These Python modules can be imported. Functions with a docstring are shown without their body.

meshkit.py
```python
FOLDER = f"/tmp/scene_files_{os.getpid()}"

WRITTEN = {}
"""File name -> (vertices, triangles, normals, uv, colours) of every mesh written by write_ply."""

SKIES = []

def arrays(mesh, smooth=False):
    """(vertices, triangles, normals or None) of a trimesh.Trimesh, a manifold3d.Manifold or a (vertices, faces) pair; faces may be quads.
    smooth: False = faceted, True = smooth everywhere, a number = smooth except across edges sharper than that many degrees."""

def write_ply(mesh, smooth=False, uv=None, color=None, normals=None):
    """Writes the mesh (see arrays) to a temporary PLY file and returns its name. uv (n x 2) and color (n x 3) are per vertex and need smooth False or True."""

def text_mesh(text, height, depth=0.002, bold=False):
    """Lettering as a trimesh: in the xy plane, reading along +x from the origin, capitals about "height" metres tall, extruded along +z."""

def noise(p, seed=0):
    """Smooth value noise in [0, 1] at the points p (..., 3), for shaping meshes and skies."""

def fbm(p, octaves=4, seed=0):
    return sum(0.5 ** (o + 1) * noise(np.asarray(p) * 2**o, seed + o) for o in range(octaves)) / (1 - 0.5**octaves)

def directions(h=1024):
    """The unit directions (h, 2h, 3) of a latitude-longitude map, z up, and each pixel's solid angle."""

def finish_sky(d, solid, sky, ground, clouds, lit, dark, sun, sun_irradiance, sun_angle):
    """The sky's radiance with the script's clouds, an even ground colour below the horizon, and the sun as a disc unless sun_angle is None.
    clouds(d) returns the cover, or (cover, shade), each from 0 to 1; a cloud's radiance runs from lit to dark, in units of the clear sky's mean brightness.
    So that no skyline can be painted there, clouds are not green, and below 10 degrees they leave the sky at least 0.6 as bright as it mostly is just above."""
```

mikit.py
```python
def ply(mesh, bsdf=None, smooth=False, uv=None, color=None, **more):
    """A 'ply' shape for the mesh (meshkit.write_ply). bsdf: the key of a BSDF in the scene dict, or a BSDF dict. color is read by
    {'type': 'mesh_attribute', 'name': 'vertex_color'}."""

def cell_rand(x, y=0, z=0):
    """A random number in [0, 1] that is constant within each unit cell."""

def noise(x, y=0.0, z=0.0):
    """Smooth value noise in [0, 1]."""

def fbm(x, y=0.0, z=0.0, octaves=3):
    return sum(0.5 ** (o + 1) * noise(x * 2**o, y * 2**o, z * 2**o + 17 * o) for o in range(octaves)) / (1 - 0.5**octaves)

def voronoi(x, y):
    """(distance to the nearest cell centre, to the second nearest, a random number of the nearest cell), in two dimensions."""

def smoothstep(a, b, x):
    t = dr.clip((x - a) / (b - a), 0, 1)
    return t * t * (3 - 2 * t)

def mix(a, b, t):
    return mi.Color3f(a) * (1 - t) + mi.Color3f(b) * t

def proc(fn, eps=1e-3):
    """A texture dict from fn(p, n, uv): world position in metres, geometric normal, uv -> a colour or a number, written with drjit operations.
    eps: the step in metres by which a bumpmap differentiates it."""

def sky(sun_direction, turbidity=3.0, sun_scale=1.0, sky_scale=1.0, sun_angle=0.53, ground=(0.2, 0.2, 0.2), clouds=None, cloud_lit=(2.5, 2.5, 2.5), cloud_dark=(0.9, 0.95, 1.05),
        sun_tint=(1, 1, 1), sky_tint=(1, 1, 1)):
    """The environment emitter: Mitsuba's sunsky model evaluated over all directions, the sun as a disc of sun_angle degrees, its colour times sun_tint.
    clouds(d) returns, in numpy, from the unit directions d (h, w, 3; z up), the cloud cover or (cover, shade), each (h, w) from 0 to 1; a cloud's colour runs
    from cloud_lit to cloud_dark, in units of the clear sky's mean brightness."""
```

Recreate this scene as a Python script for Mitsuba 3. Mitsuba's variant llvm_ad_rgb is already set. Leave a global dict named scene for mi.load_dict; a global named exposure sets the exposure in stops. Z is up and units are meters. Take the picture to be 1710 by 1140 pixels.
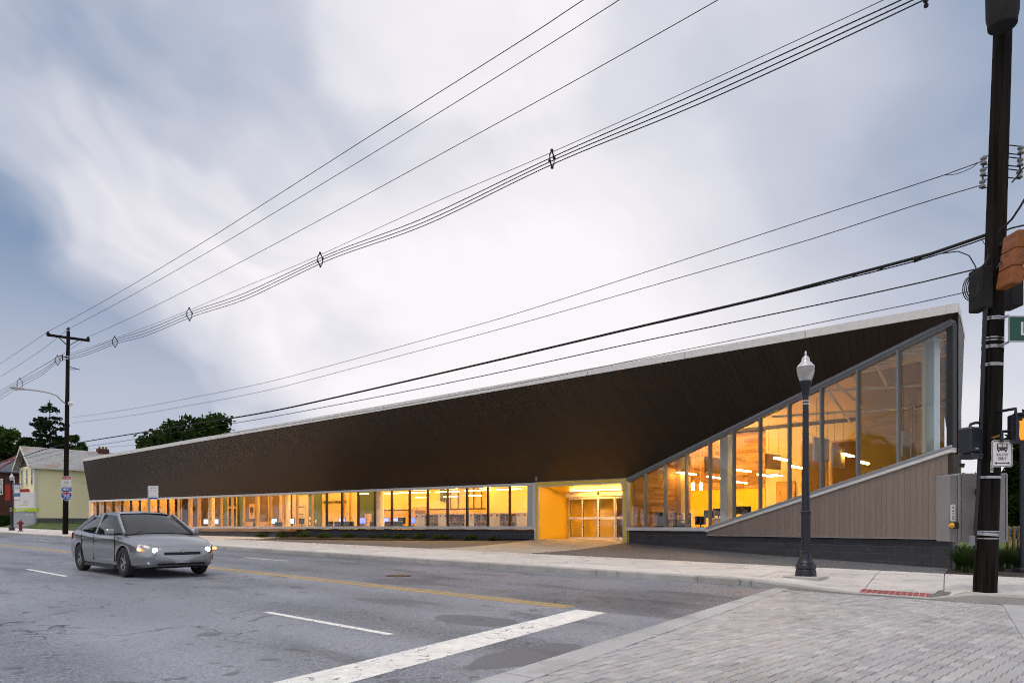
import math, random
import numpy as np, trimesh, mitsuba as mi, drjit as dr
import mikit, meshkit
from mikit import noise, fbm, voronoi, cell_rand, smoothstep, mix, proc
from trimesh.creation import box as tbox, cylinder as tcyl, icosphere, revolve, extrude_polygon
from shapely.geometry import Polygon, Point, box as sbox
import shapely.affinity as aff

T = mi.ScalarTransform4f
scene, labels = {}, {}
random.seed(7)
rng = np.random.default_rng(7)

# ---------------------------------------------------------------- camera, sky, exposure
EYE = 1.134
scene['camera'] = {'type': 'perspective', 'fov': math.degrees(2 * math.atan(855 / 1140)), 'fov_axis': 'x', 'near_clip': 0.1, 'far_clip': 3000.0,
                   'principal_point_offset_y': -(879.5 - 570) / 1140.0,
                   'to_world': T().look_at(origin=[0, 0, EYE], target=[0, 10, EYE], up=[0, 0, 1])}
exposure = 2.42


def bump(a, e, a0, e0, sa, se):
    return np.exp(-(((a - a0) / sa) ** 2 + ((e - e0) / se) ** 2))


def clouds(d):
    """Broken dusk overcast: a wide pale break ahead, slate banks to both sides, slanting streaks on the left, a cream cloud edge high up."""
    az = np.degrees(np.arctan2(d[..., 0], d[..., 1]))
    el = np.degrees(np.arcsin(np.clip(d[..., 2], -1, 1)))
    warp = meshkit.fbm(d * 2.6, 4, seed=3) - 0.5
    wx, wy = meshkit.fbm(d * 5.0, 4, seed=41) - 0.5, meshkit.fbm(d * 5.0, 4, seed=42) - 0.5
    fine = meshkit.fbm(d * np.array([6.0, 6.0, 11.0]), 6, seed=11) - 0.5
    along, across = az * 0.80 - el * 0.60, az * 0.60 + el * 0.80          # streaks fall from upper left to lower right
    streak = meshkit.fbm(np.stack([across * 0.12 + warp * 2.2 + wx * 0.8, along * 0.035 + 3.0 + wy * 1.2, 0 * az], -1), 5, seed=24) - 0.5
    streak = np.sign(streak) * np.abs(streak) ** 0.85
    s = 0.35 + 0.30 * warp + 0.20 * fine
    s = s + 0.95 * streak * bump(az, el, -31, 20, 20, 14) + 0.26 * streak
    s = s - 0.50 * bump(az, el, 3, 9, 28, 20) - 0.16 * bump(az, el, -9, 28, 17, 9)
    s = s + 0.40 * bump(az, el, -42, 7, 17, 9) + 0.36 * bump(az, el, -46, 26, 15, 12) + 0.12 * bump(az, el, -32, 18, 12, 8) + 0.36 * bump(az, el, -30, 7, 16, 7) + 0.20 * bump(az, el, -26, 36, 9, 8)
    s = s + 0.36 * bump(az, el, 33, 23, 13, 16) + 0.62 * bump(az, el, 46, 42, 18, 17) - 0.10 * bump(az, el, 33, 5, 8, 9) + 0.10 * bump(az, el, 16, 32, 8, 9)
    edge = 1.0 * (meshkit.fbm(d * 7.0, 6, seed=5) - 0.5)
    lobe = 1 / (1 + np.exp(-(bump(az, el, -5, 38, 14, 9) - 0.50 + 1.0 * edge) / 0.06))
    s = s + 0.16 * bump(az, el, -8, 31, 13, 8) - 0.25 * lobe
    t = np.clip((el - 8) / 14, 0, 1)
    s = np.minimum(s, 0.60 + 0.35 * t * t * (3 - 2 * t))
    return np.ones_like(s), np.clip(s, 0.0, 0.95)


scene['sky'] = mikit.sky((-0.30, -0.30, 0.91), turbidity=4, sun_scale=0.17, sun_angle=36, clouds=clouds, cloud_lit=(1.60, 1.53, 1.58), cloud_dark=(0.27, 0.44, 0.72))

# ---------------------------------------------------------------- frames and helpers
E2 = np.array([-0.7544, 0.6565])      # along the road, to the left and away
N2 = np.array([0.6565, 0.7544])       # across the road, towards the library


def W(s, n, z=0.0):
    p = s * E2 + n * N2
    return np.array([p[0], p[1], z])


def SN(x, y):
    return float(np.dot([x, y], E2)), float(np.dot([x, y], N2))


def at(u, v, Y):
    """The point at distance Y (metres along the view axis) seen at a pixel of the 1710 x 1140 photograph: for laying things out."""
    return np.array([(u - 855) / 1140 * Y, Y, EYE + (879.5 - v) / 1140 * Y])


def zg(s):
    return 0.0118 * (np.clip(s, -40, 160) - 1.59)


def zplaza(s, n):
    return zg(s) + 0.0062 * np.clip(n - 19.1, 0, 7) ** 2


STREET = np.array([[E2[0], N2[0], 0, 0], [E2[1], N2[1], 0, 0], [0, 0, 1, 0], [0, 0, 0, 1.0]])


def frame(origin, direction, inward, z=0.0):
    m = np.eye(4)
    m[:2, 0], m[:2, 1] = direction, inward
    m[:3, 3] = origin[0], origin[1], z
    return m


def move(mesh, m):
    mesh = mesh.copy()
    mesh.apply_transform(m)
    return mesh


def at_m(x, y, z=0.0, rz=0.0, sc=1.0):
    c, s = math.cos(rz), math.sin(rz)
    return np.array([[c * sc, -s * sc, 0, x], [s * sc, c * sc, 0, y], [0, 0, sc, z], [0, 0, 0, 1.0]])


def bx(x0, x1, y0, y1, z0, z1, m=None):
    b = tbox([abs(x1 - x0), abs(y1 - y0), abs(z1 - z0)])
    b.apply_translation([(x0 + x1) / 2, (y0 + y1) / 2, (z0 + z1) / 2])
    return b if m is None else move(b, m)


def bbx(x0, x1, y0, y1, z0, z1, c=0.004, m=None):
    """A box whose edges are chamfered by c."""
    p = []
    for x, sx in ((x0, 1), (x1, -1)):
        for y, sy in ((y0, 1), (y1, -1)):
            for z, sz in ((z0, 1), (z1, -1)):
                p += [(x + sx * c, y + sy * c, z), (x + sx * c, y, z + sz * c), (x, y + sy * c, z + sz * c)]
    b = trimesh.convex.convex_hull(np.array(p))
    return b if m is None else move(b, m)


def prism(poly, d0, d1, m=None):
    """A polygon of (x, z) points, extruded along y from d0 to d1."""
    g = extrude_polygon(poly if isinstance(poly, Polygon) else Polygon(poly), d1 - d0, engine='earcut')
    v = np.array(g.vertices)
    g = trimesh.Trimesh(np.stack([v[:, 0], d0 + v[:, 2], v[:, 1]], 1), np.array(g.faces)[:, ::-1], process=False)
    return g if m is None else move(g, m)


def slab(poly, z0, z1, m=None):
    g = extrude_polygon(poly if isinstance(poly, Polygon) else Polygon(poly), z1 - z0, engine='earcut')
    g.apply_translation([0, 0, z0])
    return g if m is None else move(g, m)


def tube(pts, r, seg=8, r1=None):
    pts = np.asarray(pts, float)
    d = np.gradient(pts, axis=0)
    d /= np.linalg.norm(d, axis=1, keepdims=True) + 1e-12
    ref = np.array([0, 0, 1.0]) if abs(d[:, 2]).max() < 0.95 else np.array([0.31, 0.95, 0.05])
    a = np.cross(d, ref)
    a /= np.linalg.norm(a, axis=1, keepdims=True) + 1e-12
    b = np.cross(d, a)
    rr = np.linspace(r, r if r1 is None else r1, len(pts))[:, None, None]
    th = np.arange(seg) * 2 * np.pi / seg
    ring = pts[:, None] + rr * (a[:, None] * np.cos(th)[None, :, None] + b[:, None] * np.sin(th)[None, :, None])
    v = np.vstack([ring.reshape(-1, 3), pts[:1], pts[-1:]])
    f, k = [], len(pts)
    i = np.arange(seg)
    j = (i + 1) % seg
    for q in range(k - 1):
        o, p = q * seg, (q + 1) * seg
        f += [np.stack([o + i, p + i, p + j], 1), np.stack([o + i, p + j, o + j], 1)]
    f += [np.stack([np.full(seg, k * seg), i, j], 1), np.stack([np.full(seg, k * seg + 1), (k - 1) * seg + j, (k - 1) * seg + i], 1)]
    return trimesh.Trimesh(v, np.vstack(f), process=False)


def bar(p, q, w, h=None):
    """A straight square bar from p to q."""
    p, q = np.asarray(p, float), np.asarray(q, float)
    d = q - p
    L = np.linalg.norm(d)
    d /= L
    ref = np.array([0, 0, 1.0]) if abs(d[2]) < 0.95 else np.array([0, 1.0, 0])
    a = np.cross(d, ref)
    a /= np.linalg.norm(a)
    m = np.eye(4)
    m[:3, 0], m[:3, 1], m[:3, 2], m[:3, 3] = d, a, np.cross(d, a), (p + q) / 2
    return move(tbox([L, w, h or w]), m)


def lathe(profile, seg=24, m=None):
    g = revolve(np.array(profile, float), sections=seg)
    g.fix_normals()
    return g if m is None else move(g, m)


def cyl(p, q, r, seg=12):
    return tcyl(radius=r, segment=[p, q], sections=seg)


def cat(*ms):
    ms = [x for y in ms for x in (y if isinstance(y, (list, tuple)) else [y])]
    return trimesh.util.concatenate(ms)


COUNT = {}


def numbered(key):
    k = COUNT.get(key, 0)
    COUNT[key] = k + 1
    return key if k == 0 else f'{key}_{k:03d}'


def thing(name, label, category, group=None, kind=None):
    key = numbered(name)
    labels[key] = {'label': label, 'category': category}
    if group:
        labels[key]['group'] = group
    if kind:
        labels[key]['kind'] = kind
    return key


def part(parent, name, mesh, bsdf, smooth=False, label=None, kind=None, **more):
    key = numbered(parent + '__' + name)
    scene[key] = mikit.ply(mesh, bsdf, smooth=smooth, **more)
    if label or kind:
        labels[key] = {a: b for a, b in (('label', label), ('kind', kind)) if b}
    return key


def single(name, label, category, mesh, bsdf, group=None, smooth=False, kind=None):
    key = thing(name, label, category, group, kind)
    scene[key] = mikit.ply(mesh, bsdf, smooth=smooth)
    return key


def struct(name, mesh, bsdf, label, category, smooth=False, kind='structure'):
    key = thing(name, label, category, kind=kind)
    scene[key] = mikit.ply(mesh, bsdf, smooth=smooth)
    return key


def glow(parent, name, mesh, rgb, bsdf='mat_white_metal', label=None):
    key = part(parent, name, mesh, bsdf, label=label)
    scene[key]['emitter'] = {'type': 'area', 'radiance': {'type': 'rgb', 'value': list(rgb)}}
    return key


# ---------------------------------------------------------------- materials
def rgb(*c):
    return {'type': 'rgb', 'value': list(map(float, c))}


def mat(name, color, roughness=0.6, metallic=0.0, bump=None, eps=0.004, scale=1.0, **more):
    b = {'type': 'principled', 'base_color': rgb(*color) if isinstance(color, tuple) else proc(color), 'roughness': roughness if isinstance(roughness, float) else proc(roughness),
         'metallic': metallic, 'specular': 0.5, **more}
    if bump is not None:
        b = {'type': 'bumpmap', 'arbitrary': proc(bump, eps), 'scale': scale, 'bsdf': b}
    scene['mat_' + name] = {'type': 'twosided', 'bsdf': b}


def asphalt(p, n, uv):
    s, q = p.x * E2[0] + p.y * E2[1], p.x * N2[0] + p.y * N2[1]
    grain = noise(p.x * 95, p.y * 95)
    grain2 = noise(p.x * 38, p.y * 38, 3.0)
    patch = fbm(p.x * 0.5, p.y * 0.5, 0.0, 4)
    track = noise(q * 1.1, s * 0.05, 5.0)
    stain = smoothstep(0.60, 0.74, fbm(s * 0.35 + 4.0, q * 1.3, 9.0, 4))
    spot = smoothstep(0.80, 0.86, noise(p.x * 6.3, p.y * 6.3, 7.0)) * smoothstep(0.5, 0.7, noise(p.x * 0.9, p.y * 0.9, 2.0))
    crack = smoothstep(0.975, 0.995, 1 - dr.abs(fbm(s * 0.42, q * 0.42, 31.0, 5) - 0.5) * 6) * smoothstep(0.45, 0.6, noise(s * 0.2, q * 0.2, 8.0))
    v = 0.195 + 0.11 * (patch - 0.5) + 0.14 * (track - 0.5) + 0.16 * (grain - 0.5) + 0.10 * (grain2 - 0.5)
    wob = 0.5 * (fbm(p.x * 2.2, p.y * 2.2, 12.0, 4) - 0.5)
    m1 = dr.sqrt(dr.square((s - 6.25) / 0.75) + dr.square((q - 6.45) / 0.42)) + wob
    m2 = dr.sqrt(dr.square((s - 4.25) / 0.34) + dr.square((q - 5.1) / 0.85)) + wob
    m3 = dr.sqrt(dr.square((s - 5.45) / 0.35) + dr.square((q - 10.6) / 0.75)) + wob
    worn = 1 - smoothstep(0.92, 1.0, dr.minimum(dr.minimum(m1, m2), m3))
    v = v * (1 - worn) + worn * (0.125 + 0.05 * (grain - 0.5) + 0.03 * (patch - 0.5))
    d, d2, r = voronoi(s * 1.6, q * 1.6)
    drip = (1 - smoothstep(0.04, 0.10, d)) * smoothstep(0.72, 0.76, r)
    v = v * (1 - 0.35 * stain) * (1 - 0.45 * spot) * (1 - 0.75 * crack) * (1 - 0.45 * drip)
    return mi.Color3f(v * 0.91, v * 0.98, v * 1.17)


def asphalt_bump(p, n, uv):
    return 0.004 * noise(p.x * 90, p.y * 90) + 0.004 * noise(p.x * 40, p.y * 40, 2.0)


mat('asphalt', asphalt, lambda p, n, uv: 0.34 + 0.22 * fbm(p.x * 0.9, p.y * 0.9, 3.0, 3), bump=asphalt_bump)


def concrete_of(c, k=1.0, mottle=0.34, spots=0.0):
    def f(p, n, uv):
        g = noise(p.x * 60, p.y * 60, p.z * 60)
        b = fbm(p.x * 1.3, p.y * 1.3, p.z * 1.3, 4)
        st = smoothstep(0.58, 0.70, fbm(p.x * 3.0, p.y * 3.0, 5.0, 4))
        v = (1 + 0.16 * (g - 0.5) + mottle * (b - 0.5)) * (1 - 0.16 * st)
        if spots:
            d, d2, r = voronoi(p.x * 2.3, p.y * 2.3)
            v = v * (1 - spots * (1 - smoothstep(0.03, 0.06, d)) * smoothstep(0.45, 0.5, r))
            cr = smoothstep(0.972, 0.992, 1 - dr.abs(fbm(p.x * 0.5, p.y * 0.5, 77.0, 5) - 0.5) * 5) * smoothstep(0.5, 0.6, noise(p.x * 0.23, p.y * 0.23, 8.0))
            v = v * (1 - 0.5 * cr)
        return mi.Color3f(*c) * v * k
    return f


mat('sidewalk', concrete_of((0.50, 0.488, 0.475), 1.0, 0.5, 0.35), 0.7, bump=lambda p, n, uv: 0.0016 * noise(p.x * 50, p.y * 50, p.z * 50), eps=0.006)
mat('kerb', concrete_of((0.38, 0.375, 0.365), 1.0, 0.6, 0.3), 0.75)
mat('path', concrete_of((0.37, 0.35, 0.315)), 0.7)
mat('crossing', concrete_of((0.36, 0.37, 0.38), 1.0, 0.5, 0.3), 0.6)
for k, c in enumerate(((0.36, 0.367, 0.38), (0.41, 0.415, 0.42), (0.315, 0.32, 0.335), (0.375, 0.365, 0.36))):
    mat(f'paver_{k}', concrete_of(c, 1.0, 0.5), 0.5)
mat('joint', (0.13, 0.13, 0.135), 0.9)


def gravel(p, n, uv):
    d, d2, c = voronoi(p.x * 42, p.y * 42)
    v = 0.075 + 0.085 * c + 0.02 * (fbm(p.x * 0.8, p.y * 0.8, 1.0, 3) - 0.5)
    return mi.Color3f(v * 0.94, v * 1.0, v * 1.12) * (0.5 + 0.5 * smoothstep(0.0, 0.16, d2 - d))


mat('gravel', gravel, 0.75)


def paint(c):
    def f(p, n, uv):
        w = fbm(p.x * 9, p.y * 9, 2.0, 4)
        chip = smoothstep(0.68, 0.74, fbm(p.x * 16, p.y * 16, 7.0, 4)) * smoothstep(0.35, 0.6, fbm(p.x * 1.3, p.y * 1.3, 1.0, 2))
        g = 0.86 + 0.2 * noise(p.x * 80, p.y * 80)
        return mix(mi.Color3f(*c) * (0.78 + 0.4 * w) * g, mi.Color3f(0.16, 0.165, 0.175), 0.8 * chip)
    return f


mat('white_paint', paint((0.72, 0.72, 0.70)), 0.55)
mat('yellow_paint', paint((0.55, 0.34, 0.07)), 0.6)


def grass(p, n, uv):
    g = noise(p.x * 30, p.y * 30, p.z * 30)
    b = fbm(p.x * 0.8, p.y * 0.8, 1.0, 4)
    return mix((0.035, 0.06, 0.014), (0.09, 0.12, 0.035), 0.6 * g + 0.5 * b - 0.1)


mat('grass', grass, 0.9)
mat('blade', (0.055, 0.085, 0.025), 0.7)
mat('mulch', lambda p, n, uv: mix((0.016, 0.013, 0.012), (0.045, 0.037, 0.033), noise(p.x * 34, p.y * 34, p.z * 34)), 0.95)


def block(p, n, uv):
    g = noise(p.x * 110, p.y * 110, p.z * 110)
    b = fbm(p.x * 1.7, p.y * 1.7, p.z * 2.5, 3)
    r = cell_rand(dr.floor((p.x - p.y) * 1.7), dr.floor(p.z * 4.7))
    v = 0.052 + 0.03 * (g - 0.5) + 0.022 * (b - 0.5) + 0.012 * (r - 0.5)
    return mi.Color3f(v * 0.98, v * 0.98, v * 1.12)


mat('block', block, 0.8)
mat('mortar', (0.17, 0.165, 0.17), 0.9)


def cladding(c, k=0.03):
    def f(p, n, uv):
        r = noise(p.x * 2.1, p.y * 2.1, p.z * 0.5)
        st = fbm(p.x * 17, p.y * 17, p.z * 1.2, 3)
        return mi.Color3f(*c) * (1 + k * 2.2 * (r - 0.5) + k * 3 * (st - 0.5))
    return f


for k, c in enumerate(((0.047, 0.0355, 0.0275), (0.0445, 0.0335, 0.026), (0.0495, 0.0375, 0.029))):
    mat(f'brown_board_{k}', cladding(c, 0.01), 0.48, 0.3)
for k, c in enumerate(((0.235, 0.185, 0.157), (0.225, 0.177, 0.15), (0.243, 0.192, 0.163))):
    mat(f'taupe_board_{k}', cladding(c, 0.04), 0.5)
mat('dark_gap', (0.012, 0.011, 0.010), 0.9)
mat('white_metal', (0.70, 0.69, 0.68), 0.38)
mat('coping', cladding((0.66, 0.655, 0.65), 0.02), 0.4)
mat('silver', (0.50, 0.51, 0.53), 0.32, 0.85)
mat('mullion', (0.26, 0.285, 0.30), 0.35, 0.5)
mat('dark_metal', (0.022, 0.023, 0.026), 0.4, 0.3)
mat('flat_black', (0.010, 0.010, 0.012), 0.85)
mat('black_paint', (0.015, 0.017, 0.028), 0.32)
mat('wire', (0.012, 0.012, 0.013), 0.7)


def wood_of(c0, c1, length=1.0, rot=0):
    def f(p, n, uv):
        h = p.x * 0.77 - p.y * 0.64
        a, b = (h, p.z) if rot == 0 else (p.z, h)
        g = fbm(a * 2.2, b * 34, 1.0, 4)
        f2 = noise(a * 9, b * 150, 4.0)
        kn = smoothstep(0.80, 0.9, noise(a * 3.0, b * 9.0, 6.0))
        return mix(c0, c1, dr.clip(g * 1.5 - 0.3 + 0.25 * (f2 - 0.5), 0, 1)) * (1 - 0.45 * kn)
    return f


for k, (a, b) in enumerate((((0.36, 0.19, 0.10), (0.52, 0.32, 0.18)), ((0.28, 0.14, 0.075), (0.43, 0.24, 0.13)), ((0.44, 0.27, 0.15), (0.60, 0.40, 0.24)))):
    mat(f'plank_{k}', wood_of(a, b), 0.55)
mat('maple', wood_of((0.50, 0.32, 0.15), (0.62, 0.43, 0.22), rot=1), 0.45)
mat('timber', wood_of((0.26, 0.15, 0.085), (0.42, 0.26, 0.15)), 0.65)


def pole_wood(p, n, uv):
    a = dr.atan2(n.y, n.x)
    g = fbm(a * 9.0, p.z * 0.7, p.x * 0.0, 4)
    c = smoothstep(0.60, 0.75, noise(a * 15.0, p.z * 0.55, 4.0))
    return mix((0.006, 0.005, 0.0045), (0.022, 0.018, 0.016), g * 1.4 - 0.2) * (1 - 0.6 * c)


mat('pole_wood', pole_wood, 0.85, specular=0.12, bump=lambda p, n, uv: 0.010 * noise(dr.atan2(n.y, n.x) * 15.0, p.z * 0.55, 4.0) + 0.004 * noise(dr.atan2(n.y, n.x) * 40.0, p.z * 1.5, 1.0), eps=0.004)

mat('yellow_wall', (0.85, 0.60, 0.05), 0.35)
mat('warm_wall', (0.74, 0.60, 0.36), 0.7)
mat('ivory', (0.72, 0.68, 0.58), 0.6)
mat('ceiling', (0.60, 0.57, 0.50), 0.8)
mat('deck', (0.55, 0.54, 0.51), 0.6)
mat('carpet', lambda p, n, uv: mix((0.10, 0.085, 0.07), (0.19, 0.16, 0.13), noise(p.x * 22, p.y * 22)), 0.95)
mat('green_wall', (0.085, 0.125, 0.085), 0.6)
mat('brown_wall', (0.16, 0.10, 0.06), 0.6)
mat('grey_plastic', (0.20, 0.20, 0.215), 0.45)
mat('pale_steel', (0.55, 0.66, 0.70), 0.4)
mat('blue_steel', (0.10, 0.16, 0.32), 0.4)
mat('baffle', (0.62, 0.58, 0.47), 0.9)
mat('mauve_felt', (0.28, 0.20, 0.19), 0.9)
mat('letter', (0.05, 0.045, 0.04), 0.6)
mat('red', (0.40, 0.028, 0.020), 0.4)
mat('hydrant_red', (0.19, 0.018, 0.018), 0.4)
mat('lime', (0.42, 0.55, 0.03), 0.45)
mat('sign_white', (0.74, 0.74, 0.75), 0.4)
mat('sign_grey', (0.36, 0.39, 0.43), 0.45)
mat('cabinet_grey', concrete_of((0.25, 0.245, 0.25)), 0.55)
mat('sign_blue', (0.02, 0.075, 0.36), 0.4)
mat('sign_green', (0.006, 0.075, 0.045), 0.4)
mat('banner_blue', (0.10, 0.20, 0.36), 0.7)
mat('signal_orange', lambda p, n, uv: mix((0.24, 0.07, 0.008), (0.15, 0.045, 0.009), smoothstep(0.45, 0.7, fbm(p.x * 9, p.y * 9, p.z * 14, 4))), 0.5)
mat('post_yellow', (0.26, 0.15, 0.04), 0.5)
mat('siding_yellow', lambda p, n, uv: mix((0.83, 0.76, 0.46), (0.88, 0.83, 0.56), fbm(p.x * 1.4, p.y * 1.4, p.z * 4.0, 3)), 0.7)
mat('trim_white', (0.66, 0.64, 0.58), 0.6)
mat('brown_trim', (0.075, 0.05, 0.045), 0.7)
mat('foundation', concrete_of((0.12, 0.11, 0.12)), 0.85)


def shingles(c0, c1, rust=0.0):
    def f(p, n, uv):
        b = fbm(p.x * 0.9, p.y * 0.9, p.z * 1.5, 4)
        g = cell_rand(dr.floor((p.x + p.y) * 5), dr.floor(p.z * 6))
        r = smoothstep(0.55, 0.68, fbm(p.x * 0.45, p.y * 0.45, p.z * 0.7 + 3.0, 4))
        return mix(mix(c0, c1, 0.7 * b + 0.4 * g - 0.1), (0.30, 0.17, 0.13), rust * r)
    return f


mat('roof_grey', shingles((0.24, 0.26, 0.265), (0.42, 0.44, 0.45), 0.6), 0.7)
mat('roof_slate', shingles((0.05, 0.065, 0.09), (0.12, 0.14, 0.18)), 0.6)
mat('ridge_red', (0.26, 0.07, 0.07), 0.6)
mat('brick', lambda p, n, uv: mix((0.07, 0.028, 0.022), (0.14, 0.055, 0.042), cell_rand(dr.floor((p.x + p.y) * 4), dr.floor(p.z * 13))), 0.85)
mat('pane_dark', (0.02, 0.025, 0.03), 0.08)
mat('car_paint', (0.34, 0.35, 0.375), 0.20, 0.8, clearcoat=1.0, clearcoat_gloss=0.95)
mat('car_glass', (0.012, 0.014, 0.016), 0.05)
mat('rubber', (0.018, 0.018, 0.019), 0.75)
mat('lens', (0.75, 0.76, 0.78), 0.12)
mat('bark', (0.045, 0.035, 0.028), 0.9)
mat('globe', (0.72, 0.72, 0.72), 0.3)
scene['mat_glass'] = {'type': 'thindielectric', 'int_ior': 1.5}
for k, c in enumerate(((0.045, 0.085, 0.020), (0.065, 0.11, 0.030), (0.032, 0.058, 0.017), (0.026, 0.046, 0.025))):
    scene[f'mat_leaf_{k}'] = {'type': 'principledthin', 'base_color': rgb(*c), 'roughness': 0.6, 'diff_trans': 0.7}
for k, c in enumerate(((0.30, 0.07, 0.05), (0.08, 0.10, 0.18), (0.32, 0.24, 0.14), (0.10, 0.05, 0.035), (0.38, 0.34, 0.28))):
    mat(f'book_{k}', c, 0.6)

# ---------------------------------------------------------------- ground, road, pavement
def patch(s0, s1, n0, n1, zf, ks=6, kn=4, thick=0.0, skew=0.0):
    """A sheet over street coordinates with heights zf(s, n); s0 and s1 may be functions of n; thick adds skirts."""
    nn = np.linspace(n0, n1, kn + 1)
    v = []
    for n in nn:
        a, b = (s0(n) if callable(s0) else s0 + skew * (n - 14)), (s1(n) if callable(s1) else s1 + skew * (n - 14))
        for t in np.linspace(0, 1, ks + 1):
            s = a + (b - a) * t
            v.append(W(s, n, float(zf(s, n))))
    v, f, w = np.array(v), [], ks + 1
    for j in range(kn):
        for i in range(ks):
            q = j * w + i
            f += [[q, q + w, q + 1], [q + 1, q + w, q + w + 1]]
    if thick:
        rim = [i for i in range(w)] + [j * w + ks for j in range(1, kn + 1)] + [kn * w + i for i in range(ks - 1, -1, -1)] + [j * w for j in range(kn - 1, 0, -1)]
        b0 = len(v)
        v = np.vstack([v, v[rim] - [0, 0, thick]])
        for k in range(len(rim)):
            a, c = k, (k + 1) % len(rim)
            f += [[rim[a], rim[c], b0 + a], [rim[c], b0 + c, b0 + a]]
    return trimesh.Trimesh(v, np.array(f), process=False)


def sheet(poly, zf, size=1.2):
    v, f = trimesh.creation.triangulate_polygon(Polygon(poly), engine='earcut')
    v3 = np.column_stack([v, np.zeros(len(v))])
    v3, f = trimesh.remesh.subdivide_to_size(v3, f, size)
    out = np.array([W(s, n, float(zf(s, n))) for s, n, _ in v3])
    m = trimesh.Trimesh(out, f, process=True)
    if m.face_normals[:, 2].mean() < 0:
        m.invert()
    return m


def zr(s, n=0):
    return zg(s) - 0.15


def ramp(s, n):
    q = s - 0.15 * (n - 14)
    up = np.clip((5.7 - q) / 2.2, 0, 1) * np.clip((q - 1.85) / 0.35, 0, 1)
    return up * np.clip((17.4 - n) / 2.7, 0, 1)


def zs(s, n):
    return zg(s) - 0.14 * ramp(s, n)


strip_lo = lambda n: 3.02 + 0.127 * n
strip_hi = lambda n: 3.38 + 0.122 * n
cross_r = lambda n: -0.69 + 0.143 * n

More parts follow.
